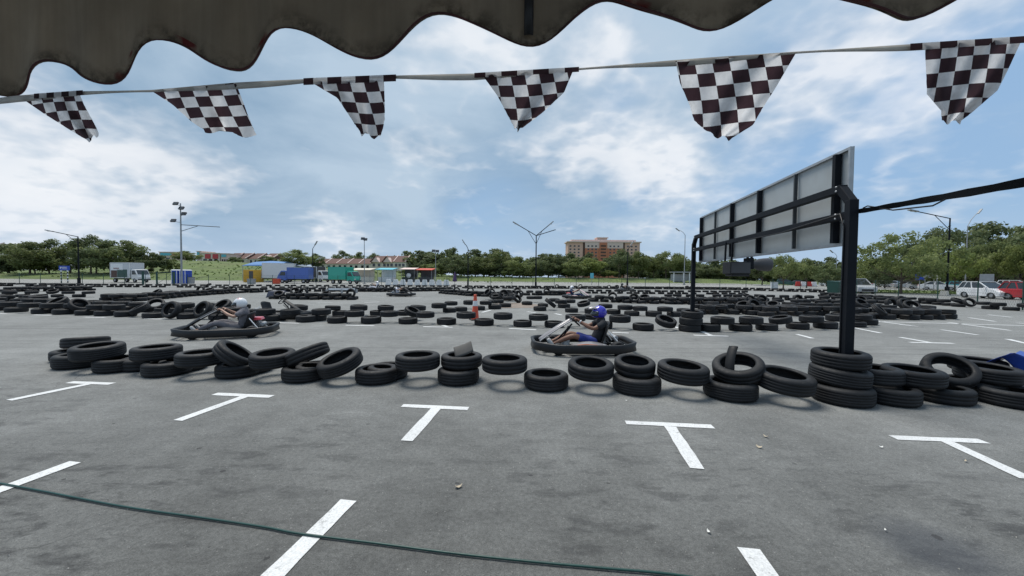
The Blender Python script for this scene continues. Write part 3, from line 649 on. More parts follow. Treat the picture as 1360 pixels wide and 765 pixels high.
# ================================================================== AWNING
D0 = lambda u: 302.7 + .0887 * (u - 700)
def aw_ray(u, v):     # on the valance's vertical plane
    d = ray(u, v); A_, B_ = .957, .138
    t = 1.0 / (A_ * d.y + B_ * d.x); return CAMP + d * t
kn = [(-150, 145, 0), (-55, 100, 1), (10, 128, 0), (68, 81, 1), (140, 112, 0), (215, 53, 1), (312, 93, 0), (385, 37, 1), (485, 78, 0), (590, 18, 1), (700, 61, 0), (815, 0, 1), (935, 40, 0), (1075, -14, 1), (1205, 24, 0), (1345, -30, 1), (1500, 8, 0)]
kp = [aw_ray(u, v) for u, v, _ in kn]
edge = []
for (a, b) in zip(kp, kp[1:]):
    for i in range(14):
        t = i / 14; e = (1 - math.cos(math.pi * t)) / 2
        p = a.lerp(b, t); p.z = a.z + (b.z - a.z) * e; edge.append(p)
edge.append(kp[-1])
ZV = 2.66
def canvas():
    m = bpy.data.materials.new('awning_canvas'); nt = nodes(m); tc = N(nt, 'ShaderNodeTexCoord'); ob = tc.outputs['Object']
    f = noise_(nt, ob, 2.2, 5, .6); g_ = noise_(nt, ob, 14, 5, .7); mp = N(nt, 'ShaderNodeMapping'); mp.inputs['Scale'].default_value = (30, 30, 2); L(nt, ob, mp.inputs['Vector']); st_ = noise_(nt, mp.outputs[0], 1.5, 4, .6)
    c = mix(nt, 1.0, (.34, .29, .225), ramp(nt, f, [(.3, .75), (.7, 1.2)]), 'MULTIPLY'); c = mix(nt, 1.0, c, ramp(nt, st_, [(.3, .92), (.7, 1.06)]), 'MULTIPLY')
    at_ = N(nt, 'ShaderNodeAttribute', attribute_name='hem'); k = math_(nt, 'MULTIPLY', at_.outputs['Fac'], ramp(nt, g_, [(.42, 0), (.58, 1)]))
    c = mix(nt, math_(nt, 'MULTIPLY', k, .8), c, (.035, .022, .014))
    h = noise_(nt, ob, 5, 3, .6); k2 = math_(nt, 'MULTIPLY', math_(nt, 'GREATER_THAN', at_.outputs['Fac'], .55), ramp(nt, h, [(.55, 0), (.61, 1)])); c = mix(nt, math_(nt, 'MULTIPLY', k2, .85), c, (.16, .014, .018))
    b = N(nt, 'ShaderNodeBsdfPrincipled', Roughness=.9); b.inputs['Specular IOR Level'].default_value = .2; L(nt, c, b.inputs['Base Color']); bn = N(nt, 'ShaderNodeBump', Strength=.25, Distance=.004); L(nt, g_, bn.inputs['Height']); L(nt, bn.outputs[0], b.inputs['Normal'])
    t = N(nt, 'ShaderNodeBsdfTranslucent'); L(nt, c, t.inputs['Color']); mx = N(nt, 'ShaderNodeMixShader', Fac=.4); L(nt, b.outputs[0], mx.inputs[1]); L(nt, t.outputs[0], mx.inputs[2])
    o = N(nt, 'ShaderNodeOutputMaterial'); L(nt, mx.outputs[0], o.inputs['Surface']); return m
MT['canvas'] = canvas()
aw = empty('awning', (0, 0, 0), 0, 'dark stained canvas awning with a scalloped valance overhead', 'awning')
m = MB(); vs = []; hem = []; NR = 14
for i, p in enumerate(edge):
    for j in range(NR):
        t = j / (NR - 1); z = p.z + (ZV - p.z) * (t ** 1.4)
        wv = .012 * math.sin(i * .45) * (1 - t) + .006 * math.sin(i * .17 + 2 * t)
        vs.append((p.x - .14 * wv, p.y + wv, z)); hem.append(max(0.0, 1 - (z - p.z) / .06))
m.add(vs, [(i * NR + j, (i + 1) * NR + j, (i + 1) * NR + j + 1, i * NR + j + 1) for i in range(len(edge) - 1) for j in range(NR - 1)], 0, True)
o = m.build('valance', MT['canvas'], aw, thick=.003)
at_ = o.data.attributes.new('hem', 'FLOAT', 'POINT'); at_.data.foreach_set('value', hem)
m = MB(); e0, e1 = edge[0], edge[-1]
m.grid(lambda s, t: Vector((e0.x + (e1.x - e0.x) * s - .6 * t * 0, e0.y + (e1.y - e0.y) * s - 3.6 * t, ZV + .62 * t - .25 * t * (1 - t))), 16, 8)
m.build('roof_sheet', MT['canvas'], aw, thick=.003)
sm_ = aw_ray(702, 30)
MB().grid(lambda s, t: Vector((sm_.x + (s - .5) * .024, sm_.y - .016 - .004 * math.sin(3 * s), 2.172 + t * .48)), 3, 6).build('seam', MT['black'], aw, thick=.003)
bd = [p + Vector((0, -.002 + .012 * math.sin(i * .45), .001)) for i, p in enumerate(edge)]
MT['binding'] = mat('maroon_binding', (.06, .02, .02), .8, 0, .5, 9)
MB().tube(bd, .0032, 5, cap=False).build('binding', MT['binding'], aw)

# ================================================================== BUNTING
def fl_ray(u, v, off=0.0):
    d = ray(u, v); D = 237 + .0672 * (u - 50); Yt = 287.1 / D
    return CAMP + d * ((Yt + off) / d.y)
def flagmat():
    m = bpy.data.materials.new('chequered_flag_cloth'); nt = nodes(m); tc = N(nt, 'ShaderNodeTexCoord')
    ck = N(nt, 'ShaderNodeTexChecker', Scale=1.0); L(nt, tc.outputs['UV'], ck.inputs['Vector']); ob = tc.outputs['Object']
    w1 = noise_(nt, ob, 40, 4, .7); c = mix(nt, ck.outputs['Fac'], (.05, .028, .034), (.78, .78, .79)); c = mix(nt, 1.0, c, ramp(nt, w1, [(.3, .86), (.7, 1.1)]), 'MULTIPLY')
    b = N(nt, 'ShaderNodeBsdfPrincipled', Roughness=.8); L(nt, c, b.inputs['Base Color']); t = N(nt, 'ShaderNodeBsdfTranslucent'); L(nt, c, t.inputs['Color'])
    mx = N(nt, 'ShaderNodeMixShader', Fac=.62); L(nt, b.outputs[0], mx.inputs[1]); L(nt, t.outputs[0], mx.inputs[2]); o = N(nt, 'ShaderNodeOutputMaterial'); L(nt, mx.outputs[0], o.inputs['Surface']); return m
MT['flag'] = flagmat(); MT['tape'] = mat('white_tape', (.62, .61, .58), .7, 0, .1, 20, trans=.45)
MT['header'] = MT['flag']
bt = empty('flag_bunting', fl_ray(690, 96), 0, 'string of worn black and white chequered pennants below the awning', 'bunting'); bo = Vector(bt.location)
tp = [(-120, 143), (0, 131), (25, 128), (108, 122), (200, 120), (312, 111), (403, 106), (525, 101), (630, 99), (768, 91), (897, 81), (1057, 69), (1210, 60), (1360, 50), (1480, 42)]
vs = []; seg = []
for (a, b) in zip(tp, tp[1:]):
    for i in range(8): t = i / 8; seg.append((a[0] + (b[0] - a[0]) * t, a[1] + (b[1] - a[1]) * t))
for i, (u, v) in enumerate(seg):
    hh = 4.0 + 2.2 * math.sin(u * .021 + 1)
    vs += [fl_ray(u, v - hh * .2) - bo, fl_ray(u, v + hh * 1.2) - bo]
MB().add(vs, [(2 * i, 2 * i + 1, 2 * i + 3, 2 * i + 2) for i in range(len(seg) - 1)], 0, True).build('tape', MT['tape'], bt, thick=.0012)
FL = [  # left edge pts, right edge pts (top to bottom), cells across, cell down vector (px), label
    ([(25, 128), (60, 152), (92, 172), (117, 187)], [(104, 121), (112, 140), (126, 165), (131, 178)], (79 / 5.5, -7 / 5.5), (4.5, 12.5), 'pennant blown sideways into a narrow tongue'),
    ([(200, 120), (228, 138), (255, 162), (272, 173)], [(313, 110), (322, 133), (332, 160), (341, 181)], (112 / 6, -10 / 6), (5.5, 14), 'pennant slanting, with a wide cut lower edge'),
    ([(411, 108), (448, 130), (468, 160), (480, 178)], [(510, 106), (511, 135), (511, 160), (505, 183)], (92 / 5, -2 / 5), (3, 14.5), 'pennant with straight upright edge and frayed tip'),
    ([(640, 99), (660, 126), (676, 156), (684, 172)], [(762, 92), (749, 123), (720, 150), (691, 172)], (113 / 6, -6.5 / 6), (2, 15.5), 'small pennant hanging to one sharp point'),
    ([(897, 81), (903, 110), (916, 140), (922, 160), (940, 176)], [(1058, 69), (1031, 115), (1012, 145), (1000, 166), (968, 186)], (160 / 7, -11 / 7), (3, 17.5), 'large pennant with seven squares across its top'),
    ([(1228, 59), (1230, 95), (1231, 125), (1250, 147), (1251, 162)], [(1358, 51), (1340, 90), (1325, 120), (1290, 150), (1275, 162)], (129 / 6, -6 / 6), (-2, 19), 'pennant torn off square along its lower edge')]
def pol(pts, t):
    x = t * (len(pts) - 1); i = min(int(x), len(pts) - 2); f = x - i
    return (pts[i][0] + (pts[i + 1][0] - pts[i][0]) * f, pts[i][1] + (pts[i + 1][1] - pts[i][1]) * f)
for n, (le, re, T, Dn, lab) in enumerate(FL):
    det = T[0] * Dn[1] - T[1] * Dn[0]; uvs = []; px = []
    nu, nv_ = 28, 28; vs = []
    for j in range(nv_ + 1):
        for i in range(nu + 1):
            s, t = i / nu, j / nv_; a_, b_ = pol(le, t), pol(re, t)
            ed = rnd.uniform(-.55, .55) * t if i in (0, nu) or j == nv_ else 0
            u = a_[0] + (b_[0] - a_[0]) * s + ed; v = a_[1] + (b_[1] - a_[1]) * s + (3.5 * math.sin(s * 9 + n) * t if j == nv_ else 0)
            x, y = u - le[0][0], v - le[0][1]
            uvs.append(((x * Dn[1] - y * Dn[0]) / det + .002 + .12 * math.sin(3 * t + n), (y * T[0] - x * T[1]) / det + .002 + .1 * math.sin(4 * s + n)))
            off = .022 * t * math.sin(s * 7.5 + n * 1.3 + t * 3) + .006 * math.sin(s * 17 + t * 6 + n) + .03 * t * math.sin(n * 2.0)
            vs.append(fl_ray(u, v, off) - bo)
    m = MB().add(vs, [(j * (nu + 1) + i, j * (nu + 1) + i + 1, (j + 1) * (nu + 1) + i + 1, (j + 1) * (nu + 1) + i) for j in range(nv_) for i in range(nu)], 0, True)
    o = m.build('pennant', MT['flag'], bt, fix=False); tag(o, 'chequered ' + lab)
    ul = o.data.uv_layers.new(name='UVMap')
    for lp in o.data.loops: ul.data[lp.index].uv = uvs[lp.vertex_index]
    if n in (0, 2, 3, 5):
        w0, w1 = [(45, 110), 0, (403, 526), (630, 769), 0, (1209, 1362)][n]
        vs = []; cu = []
        for i in range(13):
            u = w0 + (w1 - w0) * i / 12; x = (u - tp[1][0]); 
            for (a, b) in zip(tp, tp[1:]):
                if a[0] <= u <= b[0]: v = a[1] + (b[1] - a[1]) * (u - a[0]) / (b[0] - a[0])
            hgt = 7 if n in (2, 5) else 4.5
            vs += [fl_ray(u, v - 2.2, -.006) - bo, fl_ray(u, v + hgt, -.006) - bo]; cu += [(i * .55 + .3, .2), (i * .55 + .3, .8)]
        o = MB().add(vs, [(2 * i, 2 * i + 1, 2 * i + 3, 2 * i + 2) for i in range(12)], 0, True).build('header_band', MT['flag'], bt, fix=False)
        ul = o.data.uv_layers.new(name='UVMap')
        for lp in o.data.loops: ul.data[lp.index].uv = cu[lp.vertex_index]

# ================================================================== HOSE, LITTER, TARPAULIN, CONE
hp = [(-60, 634), (0, 644), (60, 655), (165, 675), (270, 690), (350, 703), (400, 711), (500, 724), (600, 738), (700, 748), (800, 757), (900, 767), (1000, 785)]
pts = [gp(u, v + rnd.uniform(-.8, .8)) + Vector((0, 0, .012)) for u, v in hp]
fine = []
for i in range(len(pts) - 1):
    p0, p1, p2, p3 = pts[max(i - 1, 0)], pts[i], pts[i + 1], pts[min(i + 2, len(pts) - 1)]
    for k in range(8):
        t = k / 8; fine.append(.5 * ((2 * p1) + (p2 - p0) * t + (2 * p0 - 5 * p1 + 4 * p2 - p3) * t * t + (3 * p1 - p0 - 3 * p2 + p3) * t ** 3))
tag(MB().tube(fine, .0065, 8).build('hose', MT['hose']), 'thin dark green hose lying across the asphalt under the awning', 'hose')
MT['paper'] = mat('white_paper', (.65, .65, .62), .8)
for i, (u, v, l, mt, a_) in enumerate([(609, 648, 'pale dry leaf on the asphalt beyond the green hose', 'leaf_litter', .045), (1017, 581, 'dry leaf on the asphalt between two T-shaped markings', 'leaf_litter', .035), (1008, 595, 'larger curled dry leaf between two T-shaped markings', 'leaf_litter', .04), (941, 708, 'white paper scrap near the cut stem marking', 'paper', .022), (1170, 595, 'small crumpled paper scrap below the T-shaped marking', 'paper', .025), (832, 533, 'tiny white scrap in front of the tyre row', 'paper', .02), (1283, 614, 'dry leaf by the slanted stem of a T-shaped marking', 'leaf_litter', .025), (1176, 706, 'white chip on the stained asphalt', 'paper', .015)]):
    g_ = gp(u, v)
    o = MB().grid(lambda s, t: Vector(((s - .5) * 1.2 * a_, (t - .5) * .75 * a_ * math.sin(math.pi * (.15 + .8 * s)), .012 + .3 * a_ * (s - .5) ** 2 * 4 + .1 * a_ * math.sin(5 * t))), 6, 4).build('fallen_leaf' if mt == 'leaf_litter' else 'paper_scrap', MT[mt], None, g_)
    o.rotation_euler = (0, 0, rnd.uniform(0, 6)); tag(o, l, 'leaf' if mt == 'leaf_litter' else 'paper scrap')
MT['tarp'] = mat('blue_tarpaulin', (.02, .06, .33), .35, 0, .15, 5, .3, 12)
q0, q1, q2 = atv(1299, 487, 5.25), atv(1347, 468, 5.0), atv(1450, 500, 4.7)
def tarp(s, t):
    s2 = s * 2; e = q0.lerp(q1, s2) if s2 < 1 else q1.lerp(q2, s2 - 1)
    back = Vector((.85, .55, -.04 - .1 * abs(s - .5))) * t
    return e + back + Vector((0, 0, .02 * math.sin(7 * s + 5 * t) - .06 * math.sin(math.pi * s) * t))
tb = MB().grid(tarp, 24, 14)
def skirt(s, t):
    s2 = .42 + s * .58; e = tarp(s2, 0); dz = .06 + .34 * S(0, .5, s)
    return e + Vector((.06 * t * math.sin(8 * s), .10 * t + .02 * math.sin(14 * s), -dz * t))
tb.grid(skirt, 20, 8)
tag(tb.build('tarpaulin', MT['tarp'], thick=.004), 'blue plastic tarpaulin draped over the end of the front tyre row', 'tarpaulin')
g_ = gp(631, 425)
cn = empty('traffic_cone', g_, R(20), 'orange traffic cone with a white band standing among the tyres', 'traffic cone')
MB().box((0, 0, .02), (.36, .36, .04)).build('base', MT['black'], cn, bevel=.01)
MB().lathe([(.14, .04), (.135, .05), (.05, .86), (.045, .9), (0, .905)], 24).build('cone', MT['orange'], cn)
MB().lathe([(.0935, .5), (.0735, .68)], 24).build('reflective_band', MT['white'], cn)

gm = MB(); gr_ = random.Random(77)
for i in range(900):
    if i < 500:
        u = gr_.uniform(60, 1360); v = interp(AL, u) + gr_.gauss(4, 7)
    else: u, v = gr_.uniform(-20, 1380), gr_.uniform(520, 765)
    g_ = gp(u, v); a_ = gr_.uniform(.003, .009) * (1 if i < 500 else .8); th = gr_.random() * 6.28
    P4 = [Vector((math.cos(th + k * 2.09) * a_ * gr_.uniform(.7, 1.3), math.sin(th + k * 2.09) * a_ * gr_.uniform(.7, 1.3), .001)) + g_ for k in range(3)] + [g_ + Vector((0, 0, a_ * 1.1))]
    gm.add(P4, [(0, 1, 3), (1, 2, 3), (2, 0, 3)])
tag(gm.build('grit', mat('pale_grit', (.3, .29, .27), .9, 0, .5, 200)), 'fine pale grit scattered on the asphalt along the front tyre row', 'grit', kind='stuff')
# ================================================================== KARTS AND DRIVERS
def skin(name, pts, edges, mt, parent=None, loc=(0, 0, 0), sub=2, root=0):
    me = bpy.data.meshes.new(name); me.from_pydata([p[0] for p in pts], edges, []); me.materials.append(mt)
    o = bpy.data.objects.new(name, me); col.objects.link(o); o.location = loc
    if parent: o.parent = parent
    md = o.modifiers.new('skin', 'SKIN'); md.use_smooth_shade = True; md.branch_smoothing = .4
    for i, p in enumerate(pts):
        r = p[1] if isinstance(p[1], tuple) else (p[1], p[1]); me.skin_vertices[0].data[i].radius = r
    me.skin_vertices[0].data[root].use_root = True
    s = o.modifiers.new('sub', 'SUBSURF'); s.levels = s.render_levels = sub
    return o
MT['grey_cloth'] = mat('charcoal_cloth', (.15, .142, .155), .9, 0, .2, 14, .4, 30)
MT['black_cloth'] = mat('black_cloth', (.016, .018, .022), .9, 0, .2, 14, .4, 30)
MT['navy_cloth'] = mat('navy_cloth', (.02, .035, .2), .9, 0, .2, 14, .4, 30)
MT['white_cloth'] = mat('white_cloth', (.66, .66, .72), .9, 0, .08, 14, .4, 30)
MT['jeans'] = mat('dark_blue_denim', (.03, .05, .11), .9, 0, .2, 14)
MT['shoe'] = mat('white_shoe', (.45, .45, .45), .7)
MT['helmet_white'] = paint('white_helmet_shell', (.72, .72, .74), .25); MT['helmet_blue'] = paint('blue_helmet_shell', (.035, .03, .42), .25)
MT['helmet_black'] = paint('black_helmet_shell', (.015, .015, .017), .25)
MT['fair_white'] = paint('white_fairing', (.5, .48, .47), .4); MT['fair_pink'] = paint('pale_red_fairing', (.68, .5, .5), .4); MT['redpaint'] = paint('red_engine_cover', (.5, .02, .04), .35)
MT['stripe_orange'] = paint('orange_side_panel', (.55, .13, .04), .4); MT['stripe_grey'] = paint('grey_side_panel', (.22, .21, .22), .4)

def kart(loc, rz, label, fairing, pod, engine=True, rim='black'):
    k = empty('go_kart', loc, rz, label, 'go-kart', 'go-karts on the track')
    # wrap-round plastic bumper
    loop = []
    HW, HL = .64, 1.0
    for i in range(72):
        a = 2 * math.pi * i / 72; c, s = math.cos(a), math.sin(a)
        e = .36
        x = HL * math.copysign(abs(c) ** e, c); y = HW * math.copysign(abs(s) ** e, s)
        y *= 1 - .26 * S(.45, 1.0, x) - .16 * S(-.6, -1.0, x)
        loop.append((x, y))
    prof = [(0, .075), (.012, .06), (.03, .07), (.02, .15), (.03, .22), (.012, .235), (-.006, .225), (-.012, .15)]
    vs = []; n = len(loop)
    for i, (x, y) in enumerate(loop):
        x0, y0 = loop[i - 1]; x1, y1 = loop[(i + 1) % n]; t = Vector((x1 - x0, y1 - y0)).normalized(); nn = Vector((t.y, -t.x))
        for (d, z) in prof: vs.append((x + nn.x * d * 1.8, y + nn.y * d * 1.8, z + .02 * S(.5, 1, abs(x))))
    P = len(prof)
    MB().add(vs, [(i * P + j, ((i + 1) % n) * P + j, ((i + 1) % n) * P + (j + 1) % P, i * P + (j + 1) % P) for i in range(n) for j in range(P)], 0, True).build('bumper', MT['black'], k)
    m = MB().box((.12, 0, .055), (1.35, .5, .012))
    for s in (-1, 1):
        m.tube([(.86, .2 * s, .09), (.6, .27 * s, .07), (-.1, .3 * s, .07), (-.75, .32 * s, .09), (-.93, .3 * s, .13)], .016, 8)
        m.tube([(-.2, .3 * s, .08), (-.25, .6 * s, .11)], .014, 6); m.tube([(.4, .28 * s, .08), (.3, .6 * s, .11)], .014, 6)
    m.tube([(.84, -.5, .13), (.84, .5, .13)], .016, 8).tube([(-.92, -.5, .15), (-.92, .5, .15)], .016, 8).tube([(-.62, -.5, .14), (-.62, .5, .14)], .02, 8).tube([(.55, -.45, .12), (.55, .45, .12)], .014, 8)
    m.build('chassis', MT['blacksteel'], k)
    for x, w_, r_ in ((.55, .12, .12), (-.62, .18, .14)):
        for s in (-1, 1):
            M = Matrix.Translation((x, .5 * s, r_)) @ Matrix.Rotation(R(90), 4, 'X')
            wh = MB().lathe([(r_ * .55, w_ * .45), (r_ * .85, w_ * .5), (r_ * .97, w_ * .36), (r_, w_ * .2), (r_, -w_ * .2), (r_ * .97, -w_ * .36), (r_ * .85, -w_ * .5), (r_ * .55, -w_ * .45)], 24, M, closed=True).build('wheel', MT['tyre'], k)
            MB().lathe([(0, w_ * .2), (r_ * .4, w_ * .22), (r_ * .57, w_ * .42), (r_ * .57, -w_ * .42), (r_ * .4, -w_ * .22), (0, -w_ * .2)], 16, M).build('rim', MT['steel'], wh)
    for s in (-1, 1):
        pdm = MB()
        pdm.grid(lambda a, b: Vector((.36 - .86 * a, s * (.36 + .22 * b), .1 + .12 * math.sin(math.pi * (.15 + .7 * a)) * (1 - .4 * b) + .03 * math.sin(3 * a))), 14, 6)
        so_ = pdm.build('side_panel', MT['stripe_grey' if pod == 'stripe_orange' else pod], k, thick=.012)
        if pod == 'stripe_orange': MB().grid(lambda a, b: Vector((.3 - .6 * a, s * (.5 + .035 * b), .118 + .12 * math.sin(math.pi * (.2 + .56 * a)) * .83 + .004)), 12, 2).build('stripe', MT['stripe_orange'], so_, thick=.01)
    # bucket seat
    def seatf(a, b):
        y = (a - .5) * .46; e = (2 * (a - .5)) ** 2
        q = [(.02, .12), (-.16, .085), (-.34, .1), (-.46, .22), (-.53, .4), (-.575, .6)]
        t = b * 5; i = min(int(t), 4); f = t - i
        return Vector((q[i][0] + (q[i + 1][0] - q[i][0]) * f + .1 * e * S(.3, .7, b), y, q[i][1] + (q[i + 1][1] - q[i][1]) * f + .1 * e * (1 - S(.3, .7, b)) - .05 * e * S(.8, 1, b)))
    MB().grid(seatf, 12, 18).build('seat', MT['black'], k, thick=.012)
    for s in (-1, 1):
        MB().tube([(-.5, .24 * s, .44), (-.74, .36 * s, .16)], .012, 8).build('seat_strut', MT['white'], k)
    # nose fairing rising to the wheel
    def fairf(a, b):
        y = (a - .5) * 2; t = b
        x = .9 - .66 * t; z = .25 + .43 * t + .02 * math.sin(math.pi * t); wd = .06 + .04 * math.sin(math.pi * (.12 + .8 * t))
        return Vector((x - .03 * y * y, y * wd, z - .05 * y * y))
    ff = MB().grid(fairf, 10, 14).build('front_fairing', MT[{'fair_white': 'stripe_grey', 'black_trim': 'black'}.get(fairing, fairing)], k, thick=.012)
    if fairing in ('fair_white', 'black_trim'):
        for a_ in (.02, .98): MB().tube([fairf(a_, b_ / 10) + Vector((0, 0, .006)) for b_ in range(0 if fairing == 'fair_white' else 5, 11)], .011, 6).build('edge_trim', MT['fair_white'], ff)
    MB().bar((.62, 0, .1), (.2, 0, .56), .03, .03).bar((.5, .14, .1), (.26, -.12, .5), .016, .016).bar((.5, -.14, .1), (.26, .12, .5), .016, .016).build('steering_column', MT['blacksteel'], k)
    ax = Vector((-.68, 0, .74)).normalized(); Mw = Matrix.Translation((.15, 0, .62)) @ ax.to_track_quat('Z', 'Y').to_matrix().to_4x4()
    m = MB().lathe([(.14 + .014 * math.cos(2 * math.pi * j / 8), .014 * math.sin(2 * math.pi * j / 8)) for j in range(8)], 28, Mw, closed=True)
    for a in (90, 210, 330):
        m.bar(Mw @ Vector((0, 0, -.01)), Mw @ Vector((.14 * math.cos(R(a)), .14 * math.sin(R(a)), 0)), .025, .01)
    m.build('steering_wheel', MT['black'], k)
    for s in (-1, 1): MB().bar((.66, .13 * s, .08), (.7, .13 * s, .24), .03, .012).box((.69, .13 * s, .25), (.02, .07, .04), ry=.3).build('pedal', MT['steel'], k)
    e = MB().box((-.45, -.36, .2), (.26, .2, .16)).box((-.48, -.36, .33), (.14, .14, .12))
    for i in range(5): e.box((-.48, -.36, .29 + .022 * i), (.18, .18, .008))
    e.lathe([(0, -.13), (.05, -.13), (.055, 0), (.05, .13), (0, .13)], 14, Matrix.Translation((-.72, -.12, .26)) @ Matrix.Rotation(R(90), 4, 'X'))
    eo = e.build('engine', MT['steel'], k, bevel=.006)
    if engine:
        m = MB().box((-.56, -.16, .40), (.3, .34, .07), taper=.8)
        m.build('engine_cover', MT['redpaint'], eo, bevel=.015)
    MB().lathe([(0, .0), (.07, .0), (.085, .04), (.085, .13), (.06, .17), (.02, .18), (.02, .2), (0, .2)], 18, Matrix.Translation((.33, 0, .08))).build('fuel_tank', MT['white'], k)
    return k

def driver(loc, rz, label, shirt, legs, skinm, helmet, long_legs=False, peak=False, marks=False, lean=0.0, sub=2, watch=False):
    p = empty('person', loc, rz, label, 'person', 'kart drivers')
    def X(v, k=1.0): return (v[0] + lean * max(0, v[2] - .25) * k, v[1], v[2])
    B = []; E = []
    def add(v, r, par=None):
        B.append((v, r)); i = len(B) - 1
        if par is not None: E.append((par, i))
        return i
    hips = add((-.28, 0, .2), (.11, .075)); wa = add(X((-.36, 0, .38)), (.1, .075), hips); ch = add(X((-.42, 0, .54)), (.11, .08), wa); nk = add(X((-.42, 0, .68)), .058, ch); hd = add(X((-.385, 0, .78)), (.085, .1), nk); add(X((-.38, 0, .88)), (.08, .09), hd)
    hands = []
    for s in (-1, 1):
        sh = add(X((-.42, .17 * s, .605)), .05, ch)
        el = add((-.19, .26 * s, .485), .042, sh); fa = add((-.05, .23 * s, .545), .04, el); wr = add((.07, .165 * s, .635), .026, fa); pm = add((.115, .148 * s, .672), (.038, .02), wr)
        for q in range(4):
            y = (.118 + .021 * q) * s; ln = (.9, 1.0, .96, .8)[q]
            f1 = add((.15, y, .70 - .012 * abs(q - 1.5)), .0105, pm); f2 = add((.165 + .015 * ln, y, .675), .0095, f1); add((.15 + .005 * ln, y - .006 * s, .645), .0085, f2)
        t1 = add((.105, (.105) * s, .655), .0115, pm); add((.125, .09 * s, .638), .010, t1)
        hp_ = add((-.2, .115 * s, .2), .07, hips); kn = add((.2, .17 * s, .335), .062, hp_); cf = add((.38, .155 * s, .27), .055, kn); an = add((.6, .14 * s, .165), .034, cf); add((.68, .14 * s, .2), (.035, .03), an)
    skin('body', B, E, MT[skinm], p, sub=sub)
    T = [(X((-.28, 0, .16)), (.172, .135)), (X((-.36, 0, .36)), (.165, .128)), (X((-.42, 0, .53)), (.172, .13)), (X((-.425, 0, .63)), (.12, .095)), (X((-.415, 0, .70)), .082)]
    Et = [(0, 1), (1, 2), (2, 3), (3, 4)]
    for s in (-1, 1):
        n0 = len(T); T += [(X((-.42, .17 * s, .605)), .082), (X((-.34, .225 * s, .55)), .075), (X((-.265, .245 * s, .51)), .07)]; Et += [(3, n0), (n0, n0 + 1), (n0 + 1, n0 + 2)]
    skin('shirt', T, Et, MT[shirt], p, sub=sub)
    G = [((-.3, 0, .2), (.16, .105))]; Eg = []
    for s in (-1, 1):
        n0 = len(G); G += [((-.2, .115 * s, .2), .1), ((.0, .145 * s, .27), .092), ((.12, .162 * s, .315), .084)]; Eg += [(0, n0), (n0, n0 + 1), (n0 + 1, n0 + 2)]
        if long_legs: G += [((.2, .17 * s, .335), .075), ((.38, .155 * s, .27), .066), ((.57, .14 * s, .18), .055)]; Eg += [(n0 + 2, n0 + 3), (n0 + 3, n0 + 4), (n0 + 4, n0 + 5)]
    skin('trousers' if long_legs else 'shorts', G, Eg, MT[legs], p, sub=sub)
    for s in (-1, 1): skin('shoe', [((.58, .14 * s, .125), .045), ((.64, .14 * s, .16), .05), ((.7, .14 * s, .235), .042), ((.72, .14 * s, .28), .032)], [(0, 1), (1, 2), (2, 3)], MT['shoe'], p, sub=1)
    if watch: MB().lathe([(.031, -.012), (.036, 0), (.031, .012)], 14, Matrix.Translation((.06, .168, .628)) @ Vector((.12, -.065, .09)).to_track_quat('Z', 'Y').to_matrix().to_4x4()).build('watch', MT['white'], p)
    # helmet
    hc = Vector(X((-.37, 0, .795)))
    def hs(sc_=1.0, lo=-.62):
        def f(a, b):
            th = 2 * math.pi * a; ph = math.asin(lo) + (math.pi / 2 - math.asin(lo)) * b
            c = math.cos(ph); x, y, z = c * math.cos(th), c * math.sin(th), math.sin(ph)
            fx = .145 + (.045 * max(0, x) * S(.25, -.35, z)); tuck = 1 - .12 * S(-.2, -.62, z)
            return hc + Vector((x * fx * tuck, y * .128 * tuck, z * .145)) * sc_
        return f
    h = MB().grid(hs(), 32, 20).build('helmet', MT[helmet], p, thick=.012)
    def vis(a, b):
        th = R(-72 + 144 * a); z = -.42 + .66 * b; c = math.sqrt(1 - z * z); x, y = c * math.cos(th), c * math.sin(th)
        fx = .145 + (.045 * max(0, x) * S(.25, -.35, z))
        return hc + Vector((x * fx, y * .128, z * .145)) * 1.045
    MB().grid(vis, 16, 8).build('visor', MT['glass'], h, thick=.006)
    if peak:
        MB().grid(lambda a, b: hc + Vector((.07 + .17 * b, (a - .5) * (.2 - .07 * b), .115 - .01 * b - .10 * (a - .5) ** 2 * 4 * .4 + .02 * math.sin(3 * b))), 10, 6).build('peak', MT['stripe_grey'], h, thick=.01)
    if marks:
        for y in (.03, .065):
            MB().grid(lambda a, b: (lambda t, yy: hc + Vector((math.cos(t) * .145 * math.sqrt(1 - (yy / .128) ** 2), yy, math.sin(t) * .145 * math.sqrt(1 - (yy / .128) ** 2))) * 1.05)(R(70 + 35 * b), y + (a - .5) * .016), 3, 8).build('stripe', MT['redpaint'], h)
    return p

def crew(u, v, rz, kl, pl, fairing, pod, engine=True, dx=0, **kw):
    g_ = gp(u, v); g_.z = 0
    kart(g_, R(rz), kl, fairing, pod, engine)
    if pl: driver(g_, R(rz), pl, **kw)
    return g_
crew(772, 465.5, 181, 'black go-kart with a pale nose panel, driven by the blue-helmet driver', 'person in a blue peaked helmet, black t-shirt and blue shorts driving a kart', 'fair_white', 'stripe_orange', False, shirt='black_cloth', legs='navy_cloth', skinm='skin_dark', helmet='helmet_blue', peak=True, watch=True)
crew(304, 445.5, 200, 'black go-kart with a red engine cover, driven by the white-helmet driver in grey', 'person in a white helmet with red stripes and grey clothes steering a kart', 'black_trim', 'black', True, shirt='grey_cloth', legs='grey_cloth', skinm='skin_light', helmet='helmet_white', long_legs=True, marks=True, lean=.22)
crew(533, 393.5, -8, 'small black go-kart on open track beyond the broken tyre line', 'person in a white shirt and dark helmet hunched in a small far kart', 'black', 'black', False, shirt='white_cloth', legs='black_cloth', skinm='skin_light', helmet='helmet_black', long_legs=True, lean=.25, sub=1)
